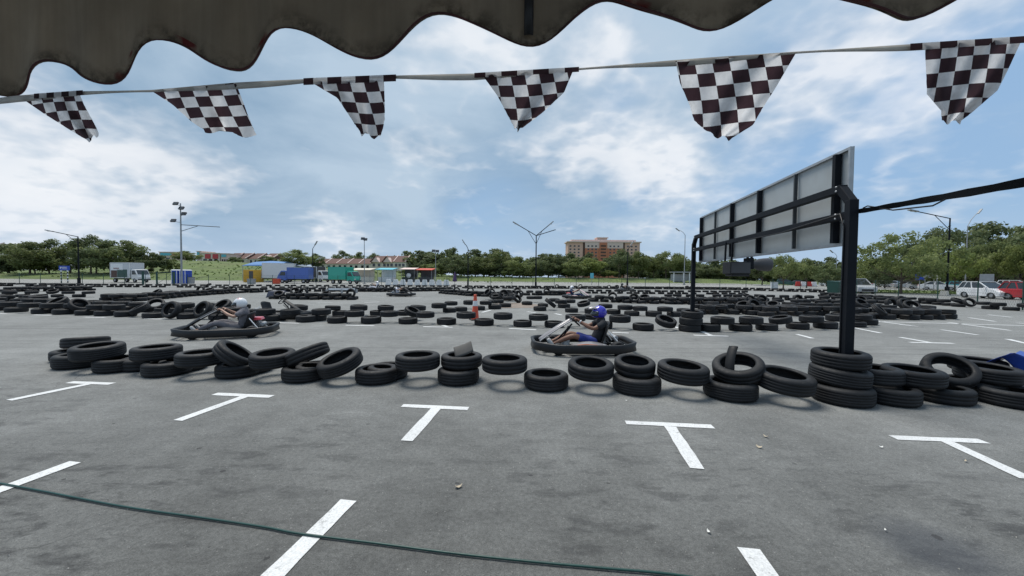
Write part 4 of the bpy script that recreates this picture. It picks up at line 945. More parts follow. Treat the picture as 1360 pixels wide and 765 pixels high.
crew(766, 396.5, -22, 'go-kart with a pale pink nose panel by the double tyre wall', 'person in a white helmet and dark blue clothes in the pink-nosed kart', 'fair_pink', 'fair_pink', True, shirt='jeans', legs='jeans', skinm='skin_light', helmet='helmet_white', long_legs=True, sub=1)
crew(497, 384.5, 180, 'distant go-kart half hidden by tyres in front of the white barriers', 'person in white driving the distant kart before the white barriers', 'black', 'black', False, shirt='white_cloth', legs='white_cloth', skinm='skin_light', helmet='helmet_white', long_legs=True, sub=1)
crew(830, 386.5, 5, 'distant go-kart with a pale nose behind the far tyre walls', 'person in dark clothes and black helmet showing above far tyre walls', 'fair_white', 'black', False, shirt='black_cloth', legs='black_cloth', skinm='skin_dark', helmet='helmet_black', long_legs=True, sub=1)
crew(370, 423.2, -4, 'empty go-kart parked between two tyre rows, its steering wheel bare', None, 'black', 'black', False)
# ================================================================== TREES
def crown(seed, n=34, leaves=150, rad=.5, zlo=.28, flat=1.0, leaf=.034, airy=0.0, core=.55):
    """unit-height crown made of leaf clumps; returns MB and clump centres"""
    r_ = random.Random(seed); m = MB(); cs = []
    for i in range(n):
        while True:
            x, y, z = r_.uniform(-1, 1), r_.uniform(-1, 1), r_.uniform(-1, 1); d = math.sqrt(x * x + y * y + z * z)
            if core < d < 1: break
        zz = zlo + (1 - zlo - .08) * ((z + 1) / 2) ** (1 / flat if z > 0 else 1)
        wid = 1 - .35 * S(.6, 1.0, (z + 1) / 2)
        cs.append((Vector((x * rad * wid, y * rad * wid, zz)), r_.uniform(.085, .16) * (1 - airy * .25)))
    for c, cr in cs:
        for k in range(int(leaves * (cr / .12) ** 2)):
            while True:
                v = Vector((r_.gauss(0, 1), r_.gauss(0, 1), r_.gauss(.25, 1)))
                if v.length > .1: break
            v.normalize(); q = c + Vector((v.x, v.y, v.z * .72)) * cr * (1 - .6 * r_.random() ** 1.6) * r_.uniform(.9, 1.25)
            nrm = (v + Vector((r_.gauss(0, .55), r_.gauss(0, .55), r_.gauss(.3, .55)))).normalized()
            a = nrm.orthogonal().normalized(); b = nrm.cross(a); th = r_.random() * 6.28; a, b = a * math.cos(th) + b * math.sin(th), b * math.cos(th) - a * math.sin(th)
            l = leaf * r_.uniform(.6, 1.3)
            n0 = len(m.v); m.v += [tuple(q + a * l), tuple(q + b * l * .55), tuple(q - a * l), tuple(q - b * l * .55)]; m.f.append([n0, n0 + 1, n0 + 2, n0 + 3]); m.m.append(0); m.s.append(False)
    return m, cs
def trunk(cs, seed, r0=.022, fork=.3):
    r_ = random.Random(seed); m = MB()
    m.tube([(0, 0, -.03), (.006, .004, fork * .5), (0, .006, fork), (.01, 0, fork + .18)], [r0 * 1.25, r0, r0 * .85, r0 * .4], 7)
    for c, _ in r_.sample(cs, min(9, len(cs))):
        s = Vector((0, .004, fork * r_.uniform(.7, 1.1))); mid = s.lerp(c, .55) + Vector((0, 0, -.03))
        m.tube([s, mid, c], [r0 * .5, r0 * .3, r0 * .1], 5)
    return m
TP = {}
for nm, kw, tk in [('broad', dict(seed=3, n=46, leaves=110, rad=.62, zlo=.34, leaf=.026, core=.5), (.02, .28)),
                   ('dense', dict(seed=7, n=52, leaves=120, rad=.5, zlo=.12, leaf=.027, core=.35), (.022, .16)),
                   ('airy', dict(seed=12, n=66, leaves=135, rad=.72, zlo=.24, leaf=.022, airy=.6, core=.4), (.018, .22)),
                   ('round', dict(seed=19, n=40, leaves=110, rad=.46, zlo=.32, leaf=.028, core=.4), (.02, .3)),
                   ('bush', dict(seed=23, n=36, leaves=110, rad=.62, zlo=.06, leaf=.04, core=.3), (.02, .06)),
                   ('tall', dict(seed=31, n=46, leaves=115, rad=.4, zlo=.2, leaf=.026, core=.4), (.018, .2))]:
    m, cs = crown(**kw); m2 = trunk(cs, kw['seed'], *tk)
    TP[nm] = (m, m2)
TM = {}
def tree(u, Y, vtop, wpx, kind, leaf, label, group=None, name='tree'):
    if u < 1000 and Y > 55: Y = max(Y, yend(xat(u, Y)) + 9 + (Y % 5))
    p = at(u, Y); z0 = gheight(p.x, p.y) if Y > 60 and p.x < 75 else 0.0
    if z0 < 0: z0 = 0
    zt_ = zat(u, vtop, Y); h = (zt_ - z0) / .99; wm = wpx / FPX * Y
    key = (kind, leaf)
    if key not in TM:
        a = TP[kind][0].build('crown', MT[leaf], fix=False); b = TP[kind][1].build('trunk', MT['bark']); TM[key] = (a, b); first = True
    else: a, b = TM[key]; first = False
    t = empty(name, (p.x, p.y, z0), rnd.uniform(0, 6.28), label, 'tree' if name == 'tree' else 'bush', group)
    radn = {'broad': .72, 'dense': .6, 'airy': .78, 'round': .55, 'bush': .72, 'tall': .5}[kind]
    s = wm / 2 / radn; t.scale = (s, s, h)
    for o in (a, b):
        c = o if first else o.copy()
        if not first: col.objects.link(c)
        c.parent = t
    return t
GL_, GC_, GR_ = 'trees behind the fence by the direction sign', 'trees beyond the service road', 'trees round the car park'
T_ = [
 (12, 84, 322, 70, 'dense', 'leaf_dark', 'dark tree at the edge of view by the first fence posts', GL_), (40, 80, 320, 60, 'dense', 'leaf_mid', 'dense tree behind the small pale round tree', GL_), (66, 78, 316, 46, 'dense', 'leaf_dark', 'dark tree between the direction sign and the small pale tree', GL_),
 (47, 70, 341, 38, 'round', 'leaf_light', 'small pale round tree before the dark trees near the sign', GL_), (94, 84, 322, 60, 'dense', 'leaf_mid', 'dense tree right behind the blue direction sign', GL_), (121, 80, 312, 52, 'tall', 'leaf_dark', 'tallest dark tree beside the single-arm lamp post', GL_),
 (147, 76, 318, 62, 'dense', 'leaf_dark', 'dense dark tree above the white lorry', GL_), (128, 72, 330, 44, 'round', 'leaf_mid', 'lighter tree in front of the tallest dark tree', GL_), (170, 82, 318, 56, 'dense', 'leaf_mid', 'wide tree behind the box of the white lorry', GL_), (192, 88, 330, 50, 'bush', 'leaf_dark', 'low dark tree behind the cab of the white lorry', GL_),
 (0, 72, 341, 40, 'bush', 'leaf_dark', 'dark bushy growth at the very edge by the fence', GL_), (225, 92, 341, 34, 'bush', 'leaf_mid', 'round bush on the slope beside the floodlight mast', GL_), (248, 130, 333, 36, 'dense', 'leaf_mid', 'tree on the grassy hill behind the floodlight mast', None),
 (312, 140, 340, 20, 'bush', 'leaf_dark', 'small dark tree between the shops and the hill houses', None), (356, 150, 338, 24, 'bush', 'leaf_mid', 'small tree between two hill houses', None), (396, 128, 331, 46, 'dense', 'leaf_mid', 'large tree on the hill top above the grey lorry', None), (420, 138, 336, 26, 'dense', 'leaf_dark', 'dark tree next to the large hill-top tree', None),
 (456, 175, 332, 30, 'dense', 'leaf_dark', 'tree rising behind the first terraced roofs', None), (478, 178, 334, 26, 'dense', 'leaf_mid', 'tree behind the middle of the terraced roofs', None), (497, 178, 336, 22, 'tall', 'leaf_dark', 'slim tree behind the terraced roofs by the light pole', None),
 (560, 100, 343, 26, 'bush', 'leaf_dark', 'dark bush hiding the end of the terrace', GC_), (578, 92, 347, 44, 'bush', 'leaf_mid', 'bushy tree behind the black food stall', GC_), (606, 96, 338, 52, 'dense', 'leaf_dark', 'dark tree behind the folded purple parasol', GC_), (632, 100, 343, 40, 'dense', 'leaf_mid', 'tree behind the curved-arm lamp near the parasol', GC_),
 (657, 94, 329, 64, 'dense', 'leaf_mid', 'biggest tree of the belt, domed, before the twin-arm lamp', GC_), (658, 82, 350, 44, 'bush', 'leaf_dark', 'dark round bush below the biggest domed tree', GC_), (676, 80, 354, 30, 'bush', 'leaf_mid', 'small round bush beside the twin-arm lamp', GC_), (690, 96, 340, 46, 'dense', 'leaf_mid', 'tree just behind the twin-arm lamp', GC_),
 (728, 98, 340, 50, 'dense', 'leaf_dark', 'dark tree beyond the twin-arm lamp towards the flats', GC_), (742, 100, 337, 34, 'tall', 'leaf_dark', 'slim dark tree beside the orange flats', GC_), (764, 90, 343, 40, 'dense', 'leaf_mid', 'tree in front of the flats, beige end wing', GC_),
 (784, 62, 343, 40, 'round', 'leaf_light', 'light green tree standing before the orange flats', GC_), (768, 66, 350, 26, 'round', 'leaf_light', 'small light tree beside the light green tree at the flats', GC_), (822, 70, 331, 40, 'round', 'leaf_dark', 'dark upright tree at the far wing of the flats', GC_), (808, 60, 359, 24, 'round', 'leaf_light', 'low pale sapling crown below the dark upright tree', GC_),
 (848, 66, 334, 36, 'round', 'leaf_mid', 'mid green tree next to the dark upright tree', GC_), (884, 72, 333, 56, 'broad', 'leaf_mid', 'wide tree with a clear trunk by the bus shelter', GC_), (905, 62, 338, 30, 'round', 'leaf_mid', 'tree partly behind the far gantry post', GC_), (868, 64, 345, 30, 'round', 'leaf_mid', 'smaller tree between two larger ones near the shelter', GC_),
 (940, 88, 352, 44, 'dense', 'leaf_dark', 'dark tree just under the far end of the board', GC_), (968, 86, 350, 40, 'dense', 'leaf_mid', 'tree behind the hanging loudspeaker', GC_), (1012, 78, 345, 40, 'round', 'leaf_dark', 'dark tree beside the horn speaker', GC_), (1040, 60, 337, 54, 'broad', 'leaf_mid', 'broad tree under the middle of the board', GC_), (1071, 66, 343, 36, 'round', 'leaf_mid', 'round tree under the near end of the board', GC_), (1098, 84, 348, 40, 'dense', 'leaf_dark', 'dark tree beside the near gantry post', GC_),
 (1145, 78, 348, 44, 'dense', 'leaf_mid', 'low tree just past the near gantry post', GR_), (1196, 43, 306, 118, 'airy', 'leaf_mid', 'large airy tree with gaps in its crown, before parked cars', GR_), (1243, 74, 300, 90, 'broad', 'leaf_dark', 'tall dark tree behind the large airy tree', GR_), (1300, 78, 293, 110, 'dense', 'leaf_dark', 'tall dark tree behind the tall street lamp', GR_),
 (1352, 72, 297, 90, 'dense', 'leaf_dark', 'tall dark tree at the edge above the red hatchback', GR_), (1268, 50, 331, 62, 'broad', 'leaf_light', 'yellow-green tree right behind the single-arm lamp', GR_), (1322, 50, 318, 70, 'broad', 'leaf_mid', 'spreading tree above the white hatchback', GR_), (1362, 46, 320, 60, 'broad', 'leaf_light', 'light green tree above the red hatchback', GR_), (1175, 72, 340, 40, 'dense', 'leaf_dark', 'dark tree behind the trunk of the airy tree', GR_), (1420, 50, 300, 90, 'dense', 'leaf_mid', 'tree beyond the edge above the road', GR_), (1230, 66, 345, 50, 'bush', 'leaf_mid', 'bushy tree behind the row of white parked cars', GR_),
]
for t in T_: tree(*t)
for i, (u, Y, vt, w_, lf, lb_) in enumerate([(20, 66, 366, 26, 'leaf_mid', 'low bush at the fence below the pale tree'), (60, 68, 367, 20, 'leaf_dark', 'small dark bush below the direction sign trees'), (150, 74, 362, 22, 'leaf_light', 'pale bush touching the white lorry'), (540, 90, 357, 26, 'leaf_mid', 'bush between the two food stalls'), (516, 96, 360, 20, 'leaf_light', 'pale bush below the terrace behind the stall'), (748, 84, 366, 22, 'leaf_dark', 'low dark hedge bush beside the light green tree'), (705, 86, 362, 26, 'leaf_mid', 'low bush beside the twin-arm lamp foot')]):
    tree(u, Y, vt, w_, 'bush', lf, lb_, None, 'bush')
# far wood closing the horizon
m = MB(); fr_ = random.Random(5)
src = TP['dense'][0]
for i in range(70):
    u = 540 + i * 13 + fr_.uniform(-6, 6); Y = fr_.uniform(150, 190); p = at(u, Y); h = fr_.uniform(8, 12.5) * (1 if u < 1150 else 1.15); w_ = fr_.uniform(11, 16); z0 = max(-.1, gheight(p.x, p.y) if p.x < 75 else 0) - .3; a = fr_.random() * 6.28; ca, sa_ = math.cos(a), math.sin(a)
    n0 = len(m.v)
    st = 3
    for fi in range(0, len(src.f), st):
        f = src.f[fi]; k0 = len(m.v)
        cx_ = sum(src.v[k][0] for k in f) / 4; cy_ = sum(src.v[k][1] for k in f) / 4; cz_ = sum(src.v[k][2] for k in f) / 4
        for k in f:
            x, y, z = src.v[k]; x = cx_ + (x - cx_) * 1.7; y = cy_ + (y - cy_) * 1.7; z = cz_ + (z - cz_) * 1.7
            m.v.append((p.x + (x * ca - y * sa_) * w_, p.y + (x * sa_ + y * ca) * w_, z0 + z * h))
        m.f.append([k0, k0 + 1, k0 + 2, k0 + 3]); m.m.append(0); m.s.append(False)
tag(m.build('distant_woods', MT['leaf_dark'], fix=False), 'belt of far dark woodland closing the horizon behind the trees', 'woods', kind='stuff')
# rough grass tufts and scrub on the hill and verge
m = MB()
for i in range(9000):
    if i < 6500 and i % 5: continue
    if i < 6500: x = fr_.uniform(-140, 0); y = fr_.uniform(78, 128)
    elif i < 8200: x = fr_.uniform(-10, 70); y = fr_.uniform(78, 100)
    else:
        s, t = fr_.random(), fr_.random(); q = Vector(pv[0]).lerp(pv[1], s).lerp(Vector(pv[3]).lerp(pv[2], s), t); x, y = q.x, q.y
    z = gheight(x, y) if i < 8200 else .12
    l = fr_.uniform(.12, .36) * (.4 if i >= 6500 else 1); a = fr_.random() * 6.28; d = Vector((math.cos(a), math.sin(a), 0)) * l * .8; k0 = len(m.v)
    m.v += [(x - d.x, y - d.y, z), (x + d.x, y + d.y, z), (x + d.x * .7, y + d.y * .7, z + l), (x - d.x * .6, y - d.y * .6, z + l * .8)]; m.f.append([k0, k0 + 1, k0 + 2, k0 + 3]); m.m.append(0); m.s.append(False)
MT['tuft'] = leafmat('rough_grass', (.085, .12, .032), (.12, .155, .045))
tag(m.build('grass', MT['tuft'], fix=False), 'rough green grass tufts on the hill slope and verges', 'grass', kind='stuff')

# ================================================================== BUILDINGS
MT['brick_orange'] = mat('orange_render', (.5, .19, .11), .85, 0, .06, .2); MT['beige_pink'] = mat('beige_pink_render', (.64, .41, .33), .85, 0, .06, .2); MT['offwhite'] = mat('off_white_render', (.68, .53, .48), .85, 0, .05, .3)
MT['shade_paint'] = mat('painted_shade', (.1, .06, .05), .9)  # flat dark brown: shade of recesses and openings put into colour
Yb = 350; x0, x1 = xat(754, Yb), xat(849.5, Yb); hb = zat(800, 322, Yb); bw = x1 - x0
b = empty('apartment_block', (x0, Yb, 0), R(0), 'orange and beige apartment block rising above the trees', 'apartment block')
def fx(zx): return (zx - 615) / 380 * bw
MB().box((bw / 2, 9, hb / 2), (bw, 16, hb)).build('wall', MT['beige_pink'], b)
MB().box((bw / 2, 9, hb + .5), (bw + 2.2, 18.5, 1.0)).box((bw / 2, 9, hb + 1.8), (bw * .9, 13, 1.8)).box((fx(800), 9, hb + 3.2), (9, 10, 2.6)).box((fx(800), 9, hb + 4.8), (11, 12, .8)).build('roof', MT['offwhite'], b)
st_h = 3.0; nst = int(hb / st_h)
pnl = MB(); pnl2 = MB()
for (a, c) in ((705, 780), (820, 905)):
    pnl.box(((fx(a) + fx(c)) / 2, .55, hb / 2 - 2.75), (fx(c) - fx(a), 1.0, hb - 5.5)); pnl2.box(((fx(a) + fx(c)) / 2, .55, hb - 2.75), (fx(c) - fx(a), 1.0, 5.45))
pnl.build('orange_facade', MT['brick_orange'], b); pnl2.build('white_facade', MT['offwhite'], b)
tw = MB().box((fx(800), .1, hb / 2), (fx(820) - fx(780), 1.6, hb)).build('stair_tower', MT['brick_orange'], b)
for a in (699, 910): MB().box((fx(a), .95, hb / 2), (1.8, .3, hb)).build('recess_shade', MT['shade_paint'], b)  # solid dark strips paint the shade of the two recesses
wn = 0
for s in range(nst - 1, nst - 9, -1):
    z = s * st_h + 1.3
    MB().box((fx(800), -.75, z + .2), (5, .12, 1.5)).build('opening_shade', MT['shade_paint'], b)  # dark panel on the tower, painted shade of an opening
    for zx in (628, 650, 672, 722, 742, 762, 838, 858, 880, 932, 952, 974):
        yy = .04 if 700 < zx < 906 else .99
        if wn < 96: MB().box((fx(zx), yy, z), (1.7, .1, 1.4)).build('window', MT['glass'], b); wn += 1
# terraced houses on the hill
def house(name_loc, w_, d_, hw, hr, rz, gable, label, group, wins):
    h = empty('terraced_house', name_loc, rz, label, 'house', group)
    MB().box((0, 0, hw / 2 - 1.5), (w_, d_, hw + 3)).build('wall', MT['cream'], h)
    m = MB(); e = .35
    vs = [(-w_ / 2, -d_ / 2 - e, hw - .1), (w_ / 2, -d_ / 2 - e, hw - .1), (w_ / 2, 0, hw + hr), (-w_ / 2, 0, hw + hr), (-w_ / 2, d_ / 2 + e, hw - .1), (w_ / 2, d_ / 2 + e, hw - .1)]
    m.add(vs, [(0, 1, 2, 3), (3, 2, 5, 4), (0, 3, 4), (1, 5, 2)])
    rf = m.build('roof', MT['roof'], h)
    MB().prism([(-d_ / 2 - e - .1, hw - .1), (-d_ / 2 - e - .1, hw + .25), (0, hw + hr + .35), (0, hw + hr - .1)], w_ / 2 - .14, w_ / 2 + .14, 'X').build('party_wall', MT['offwhite'], h)
    if gable:
        g_ = MB().prism([(-1.6, hw - .2), (1.6, hw - .2), (0, hw + 1.7)], -d_ / 2 - .9, -d_ / 4, 'Y').build('gable', MT['offwhite'], h)
        MB().bar((-1.95, -d_ / 2 - .6, hw - .35), (0, -d_ / 2 - .6, hw + 1.85), 1.2, .12, up=(0, 1, 0)).build('gable_roof', MT['roof'], g_)
    for x in ((-w_ * .3, 0, w_ * .3) if wins == 3 else (-w_ * .22, w_ * .22)):
        f = MB().box((x, -d_ / 2 - .03, hw - 1.25), (.95, .1, 1.05)).build('window', MT['glass'], h)
        MB().box((x, -d_ / 2 - .07, hw - 1.85), (1.2, .14, .1)).build('sill', MT['offwhite'], f)
    return h
xa, xb = xat(424, 150), xat(548, 150); nH = 8
for i in range(nH):
    t = (i + .5) / nH; x = xa + (xb - xa) * t; y = 152 - 6 * t
    house((x, y, 3.1 + (.7 if i > 4 else 0)), (xb - xa) / nH, 9, 3.2, 2.1 + (.4 if i > 4 else 0), R(-5), i in (5, 6), ['red-roofed terraced house at the hill end of the long terrace', 'second red-roofed house of the long terrace from the hill', 'third red-roofed house of the long terrace from the hill', 'fourth red-roofed house of the long terrace, behind the light pole', 'fifth red-roofed house of the long terrace from the hill', 'terraced house with a white gable, third from the bushes', 'terraced house with a white gable, second from the bushes', 'red-roofed terraced house half hidden by bushes'][i], 'red-roofed houses of the long terrace', 3 if i > 5 else 2)
house((xat(566, 160), 160, 3.6), 12, 9, 3.2, 2.5, R(-8), True, 'red-roofed house showing behind the bushes past the terrace', 'houses behind the bushes', 2)
for i, u in enumerate((318, 332, 348, 366)):
    house((xat(u, 175), 175, 6.6), 5.6, 9, 2.4, 2.7, R(-12), i == 3, ['first small house on the hill next to the shops', 'second small house on the hill from the shops', 'third small house on the hill from the shops', 'small pink gabled house on the hill by the big tree'][i], 'small houses on the hill', 2)
house((xat(4, 120), 120, 5.6), 9, 9, 2.6, 2.6, R(-30), False, 'red roof just showing above the trees at the edge', 'houses above the trees', 2)
# shops
MT['cyan'] = mat('cyan_signboard', (.12, .45, .55), .6); MT['signred'] = mat('red_signboard', (.5, .06, .07), .6)
for u0, u1, vt, cc, sc_, lab in [(206, 213, 341, 'offwhite', 'cream', 'small white shop unit peeping over the trees'), (212, 236, 335, 'offwhite', 'cyan', 'white shop building with a cyan and red signboard'), (262, 267, 334, 'offwhite', 'cyan', 'narrow grey shop column beside the hill tree'), (268, 292, 336.5, 'cream', 'signred', 'shop building with two red signboards'), (294, 304, 337, 'offwhite', 'cyan', 'small white shop with a pale cyan board')]:
    Y = 165; a, c = xat(u0, Y), xat(u1, Y); zt_ = zat((u0 + u1) / 2, vt, Y)
    s = empty('shop', ((a + c) / 2, Y, 4), 0, lab, 'shop', 'shops beyond the hill'); hh = zt_ - 4
    MB().box((0, 4, hh / 2), (c - a, 8, hh)).box((0, 4, hh + .1), (c - a + .5, 8.6, .25)).build('wall', MT[cc], s)
    if sc_ == 'signred':
        for k in (-.14, .28): MB().box((k * (c - a), -.12, hh - 1.3), ((c - a) * .3, .2, 2.0)).build('signboard', MT[sc_], s)
    else: MB().box((-(c - a) * .12, -.12, hh - .9), ((c - a) * .6, .2, 1.1)).build('signboard', MT[sc_], s)
    if sc_ == 'cyan' and u1 - u0 > 15: MB().box(((c - a) * .34, -.12, hh - .9), ((c - a) * .2, .2, .8)).build('signboard', MT['signred'], s)
    for k in (-.3, 0, .3): MB().box((k * (c - a), -.06, hh - 3), ((c - a) * .18, .1, 1.1)).build('window', MT['glass'], s)

# ================================================================== VEHICLES
def wheel(par, x, y, r, w_=.18):
    M = Matrix.Translation((x, y, r)) @ Matrix.Rotation(R(90), 4, 'X')
    wh = MB().lathe([(r * .6, w_ * .5), (r * .93, w_ * .5), (r, w_ * .3), (r, -w_ * .3), (r * .93, -w_ * .5), (r * .6, -w_ * .5)], 20, M, closed=True).build('wheel', MT['tyre'], par)
    MB().lathe([(0, w_ * .3), (r * .3, w_ * .35), (r * .62, w_ * .46), (r * .62, -w_ * .46), (r * .3, -w_ * .35), (0, -w_ * .3)], 14, M).build('rim', MT['rim'], wh)
PT = {}
def car(u, v, rz, c, label, kind='hatch', Y=None, group='parked cars'):
    g_ = gp(u, v) if Y is None else at(u, Y); g_.z = 0
    k = empty('parked_car', g_, R(rz), label, 'car', group)
    if c not in PT: PT[c] = paint('car_paint', c, .3)
    P_ = PT[c]
    Ls, H, W_, belt = {'hatch': (3.65, 1.5, 1.62, .92), 'saloon': (4.4, 1.46, 1.7, .92), 'suv': (4.4, 1.68, 1.8, 1.02), 'mpv': (4.3, 1.72, 1.72, 1.0)}[kind]
    h = Ls / 2; wx = Ls * .305; wr = .3 if kind != 'suv' else .34; ar = wr + .05
    nose = {'hatch': .62, 'saloon': .78, 'suv': .86, 'mpv': .8}[kind]
    prof = [(-h + .04, .24), (-h, .5), (-h + .05, belt - .08), (-h + .35, belt)] if kind != 'saloon' else [(-h + .04, .24), (-h, .5), (-h + .03, belt - .08), (-h + .2, belt - .02)]
    prof += [(h * .42, belt), (h * .72, belt - .06), (h - .1, nose), (h, nose - .18), (h - .03, .24)]
    bot = []
    for cx_ in (wx, -wx):
        bot.append((cx_ + ar, .2)); bot += [(cx_ + ar * math.cos(R(a)), .2 + (wr + .06 - .2 + .28) * .75 * math.sin(R(a))) for a in (25, 55, 90, 125, 155)]; bot.append((cx_ - ar, .2))
    MB().prism(prof + bot, -W_ / 2, W_ / 2, 'Y').build('body', P_, k, bevel=.05)
    if kind == 'saloon': xb0, xb1, xt0, xt1 = -h * .78, h * .42, -h * .42, h * .06
    else: xb0, xb1, xt0, xt1 = -h + .08, h * .47, -h + .36, h * -.02
    wy, wt = W_ / 2 - .06, W_ / 2 - .2; zt_ = H - .05
    MB().add([(xb0, -wy, belt - .02), (xb1, -wy, belt - .02), (xb1, wy, belt - .02), (xb0, wy, belt - .02), (xt0, -wt, zt_), (xt1, -wt, zt_), (xt1, wt, zt_), (xt0, wt, zt_)], [(0, 1, 5, 4), (1, 2, 6, 5), (2, 3, 7, 6), (3, 0, 4, 7), (4, 5, 6, 7)]).build('windows', MT['glass'], k)
    MB().box(((xt0 + xt1) / 2, 0, H - .03), (xt1 - xt0 + .12, 2 * wt + .05, .075)).build('roof', P_, k, bevel=.025)
    pm = MB()
    for s in (-1, 1):
        pm.bar((xb0, s * wy, belt), (xt0, s * wt, zt_), .12, .06); pm.bar((xb1, s * wy, belt), (xt1, s * wt, zt_), .06, .06)
        xm = (xb0 + xb1) / 2 - .05; pm.bar((xm, s * wy, belt), ((xt0 + xt1) / 2 + .02, s * wt, zt_), .08, .05)
        if kind != 'saloon': xm = xb0 + .52; pm.bar((xm, s * wy, belt), (xt0 + .4, s * wt, zt_), .09, .05)
    pm.build('pillar', P_, k)
    for s in (-1, 1):
        for x in (wx, -wx): wheel(k, x, s * (W_ / 2 - .1), wr)
        MB().box((h - .09, s * (W_ / 2 - .24), nose - .1), (.16, .36, .15)).build('headlight', MT['lamp'], k, bevel=.02)
        MB().box((-h + .05, s * (W_ / 2 - .16), belt - .18), (.1, .2, .24)).build('tail_light', MT['redlamp'], k, bevel=.02)
        MB().box((h * .40, s * (W_ / 2 + .06), belt + .05), (.1, .16, .12)).build('mirror', P_, k, bevel=.02)
    MB().box((h - .005, 0, .42), (.05, W_ * .6, .22)).build('grille', MT['black'], k)
    MB().box((h + .025, 0, .45), (.015, .5, .12)).build('number_plate', MT['black'], k)
    return k
WH, RD, SV, TL, DK = (.72, .73, .74), (.45, .02, .03), (.42, .44, .46), (.03, .35, .42), (.04, .045, .05)
car(1311, 396.3, -99, WH, 'white hatchback parked by the verge in front of the red hatchback')
car(1374, 399, -88, RD, 'red hatchback behind the white hatchback by the fence')
car(1338, 394, -64, DK, 'dark saloon half hidden between the white and red hatchbacks', 'saloon')
car(1140, 389.5, -112, SV, 'silver people carrier facing the fence beside the near gantry post', 'mpv')
for u, v, c, kd, lb_, rz in [(1166, 381, RD, 'hatch', 'small red car farthest along the car park, near the gantry post', -40), (1178, 381.5, WH, 'saloon', 'white car next to the small red car', -60), (1190, 382, SV, 'hatch', 'grey car partly behind the trunk of the airy tree', -60), (1206, 383, SV, 'saloon', 'silver saloon between the airy tree trunk and white cars', -35), (1224, 384, WH, 'hatch', 'white hatchback in front of the blue sign', -60), (1245, 385.3, WH, 'saloon', 'white saloon beside the single-arm lamp post', -40), (1275, 385, TL, 'hatch', 'bright teal hatchback behind the verge', -55), (1291, 385, DK, 'hatch', 'dark car next to the teal hatchback', -50), (1118, 380.5, SV, 'saloon', 'silver saloon just before the near gantry post', -45), (1100, 380, WH, 'hatch', 'white hatchback beyond the red and white barriers', -45), (1045, 379.5, (.02, .1, .09), 'mpv', 'dark green van beyond the white box', -30), (1062, 379, DK, 'saloon', 'dark saloon behind the red and white barriers', -30), (955, 377.5, WH, 'saloon', 'white car beyond the far gantry post', -25), (862, 376.5, WH, 'saloon', 'white car between trees near the bus shelter', -10), (1354, 388, WH, 'mpv', 'white van seen above the red hatchback', -60)]:
    car(u, v, rz, c, lb_, kd)

MT['truckwhite'] = paint('white_truck_paint', (.66, .66, .65), .4)
def lorry(u, Y, rz, box_c, cab_c, label, Lb=4.2, H=3.0, panel=None, z=0, W_=2.0, shelter=None):
    p = at(u, Y); p.z = z
    k = empty('lorry', p, R(rz), label, 'lorry', 'parked lorries')
    xb = -Lb / 2 - .5
    bx = MB().box((xb + Lb / 2, 0, (H + .75) / 2 + .0), (Lb, W_, H - .75)).build('cargo_box', box_c, k, bevel=.03)
    tr = MB()
    for s in (-1, 1):
        for zz in (.78, H - .03): tr.box((xb + Lb / 2, s * W_ / 2, zz), (Lb + .04, .06, .07))
        for x in (xb, xb + Lb): tr.box((x, s * W_ / 2, (H + .75) / 2), (.07, .07, H - .75))
    tr.build('box_trim', cab_c, bx)
    if panel:
        for (xx, zz, w2, h2, pm_) in panel:
            for s in (-1, 1): MB().box((xb + Lb * xx, s * (W_ / 2 + .012), .75 + (H - .75) * zz), (Lb * w2, .02, (H - .75) * h2)).build('side_panel', MT[pm_], bx)
    x0_ = xb + Lb + .12
    cb = MB().prism([(x0_, .5), (x0_, 2.15), (x0_ + .25, 2.25), (x0_ + .95, 2.2), (x0_ + 1.45, 1.35), (x0_ + 1.6, .95), (x0_ + 1.62, .45)], -.9, .9, 'Y').build('cab', cab_c, k, bevel=.06)
    MB().add([(x0_ + 1.0, -.78, 2.1), (x0_ + 1.0, .78, 2.1), (x0_ + 1.46, .8, 1.4), (x0_ + 1.46, -.8, 1.4)], [(0, 1, 2, 3)]).build('windscreen', MT['glass'], cb, thick=.05)
    for s in (-1, 1):
        MB().prism([(x0_ + .22, 1.35), (x0_ + .22, 2.0), (x0_ + .88, 2.0), (x0_ + 1.25, 1.35)], s * .9 - .012, s * .9 + .012, 'Y').build('side_window', MT['glass'], cb)
        MB().box((x0_ + 1.6, s * .66, .82), (.08, .3, .18)).build('headlight', MT['lamp'], cb)
        wheel(k, x0_ + .75, s * .8, .36, .22); wheel(k, xb + .9, s * .8, .36, .3)
    MB().box((x0_ + 1.62, 0, .52), (.12, 1.8, .24)).build('bumper', MT['darkgrey'], k, bevel=.02)
    MB().box((xb + Lb / 2 + .6, 0, .62), (Lb + 1.6, .8, .16)).build('chassis', MT['black'], k)
    if shelter: MB().box((xb + Lb / 2, -W_ / 2 - 1, H - .1), (Lb, 2, .05), rx=R(8)).build('side_awning', MT[shelter], k)
    return k
MT['truckblue'] = paint('violet_blue_truck_paint', (.06, .125, .42), .4); MT['truckgreen'] = paint('green_truck_paint', (.01, .33, .24), .4); MT['truckgrey'] = paint('grey_box_paint', (.48, .5, .52), .5); MT['truckblack'] = paint('black_box_paint', (.03, .03, .035), .4)
MT['yellow'] = paint('yellow_container_paint', (.6, .34, .02), .5); MT['tentblue'] = mat('blue_tent_canvas', (.08, .2, .42), .7); MT['darkgreen'] = mat('dark_green_paint', (.012, .06, .045), .5)
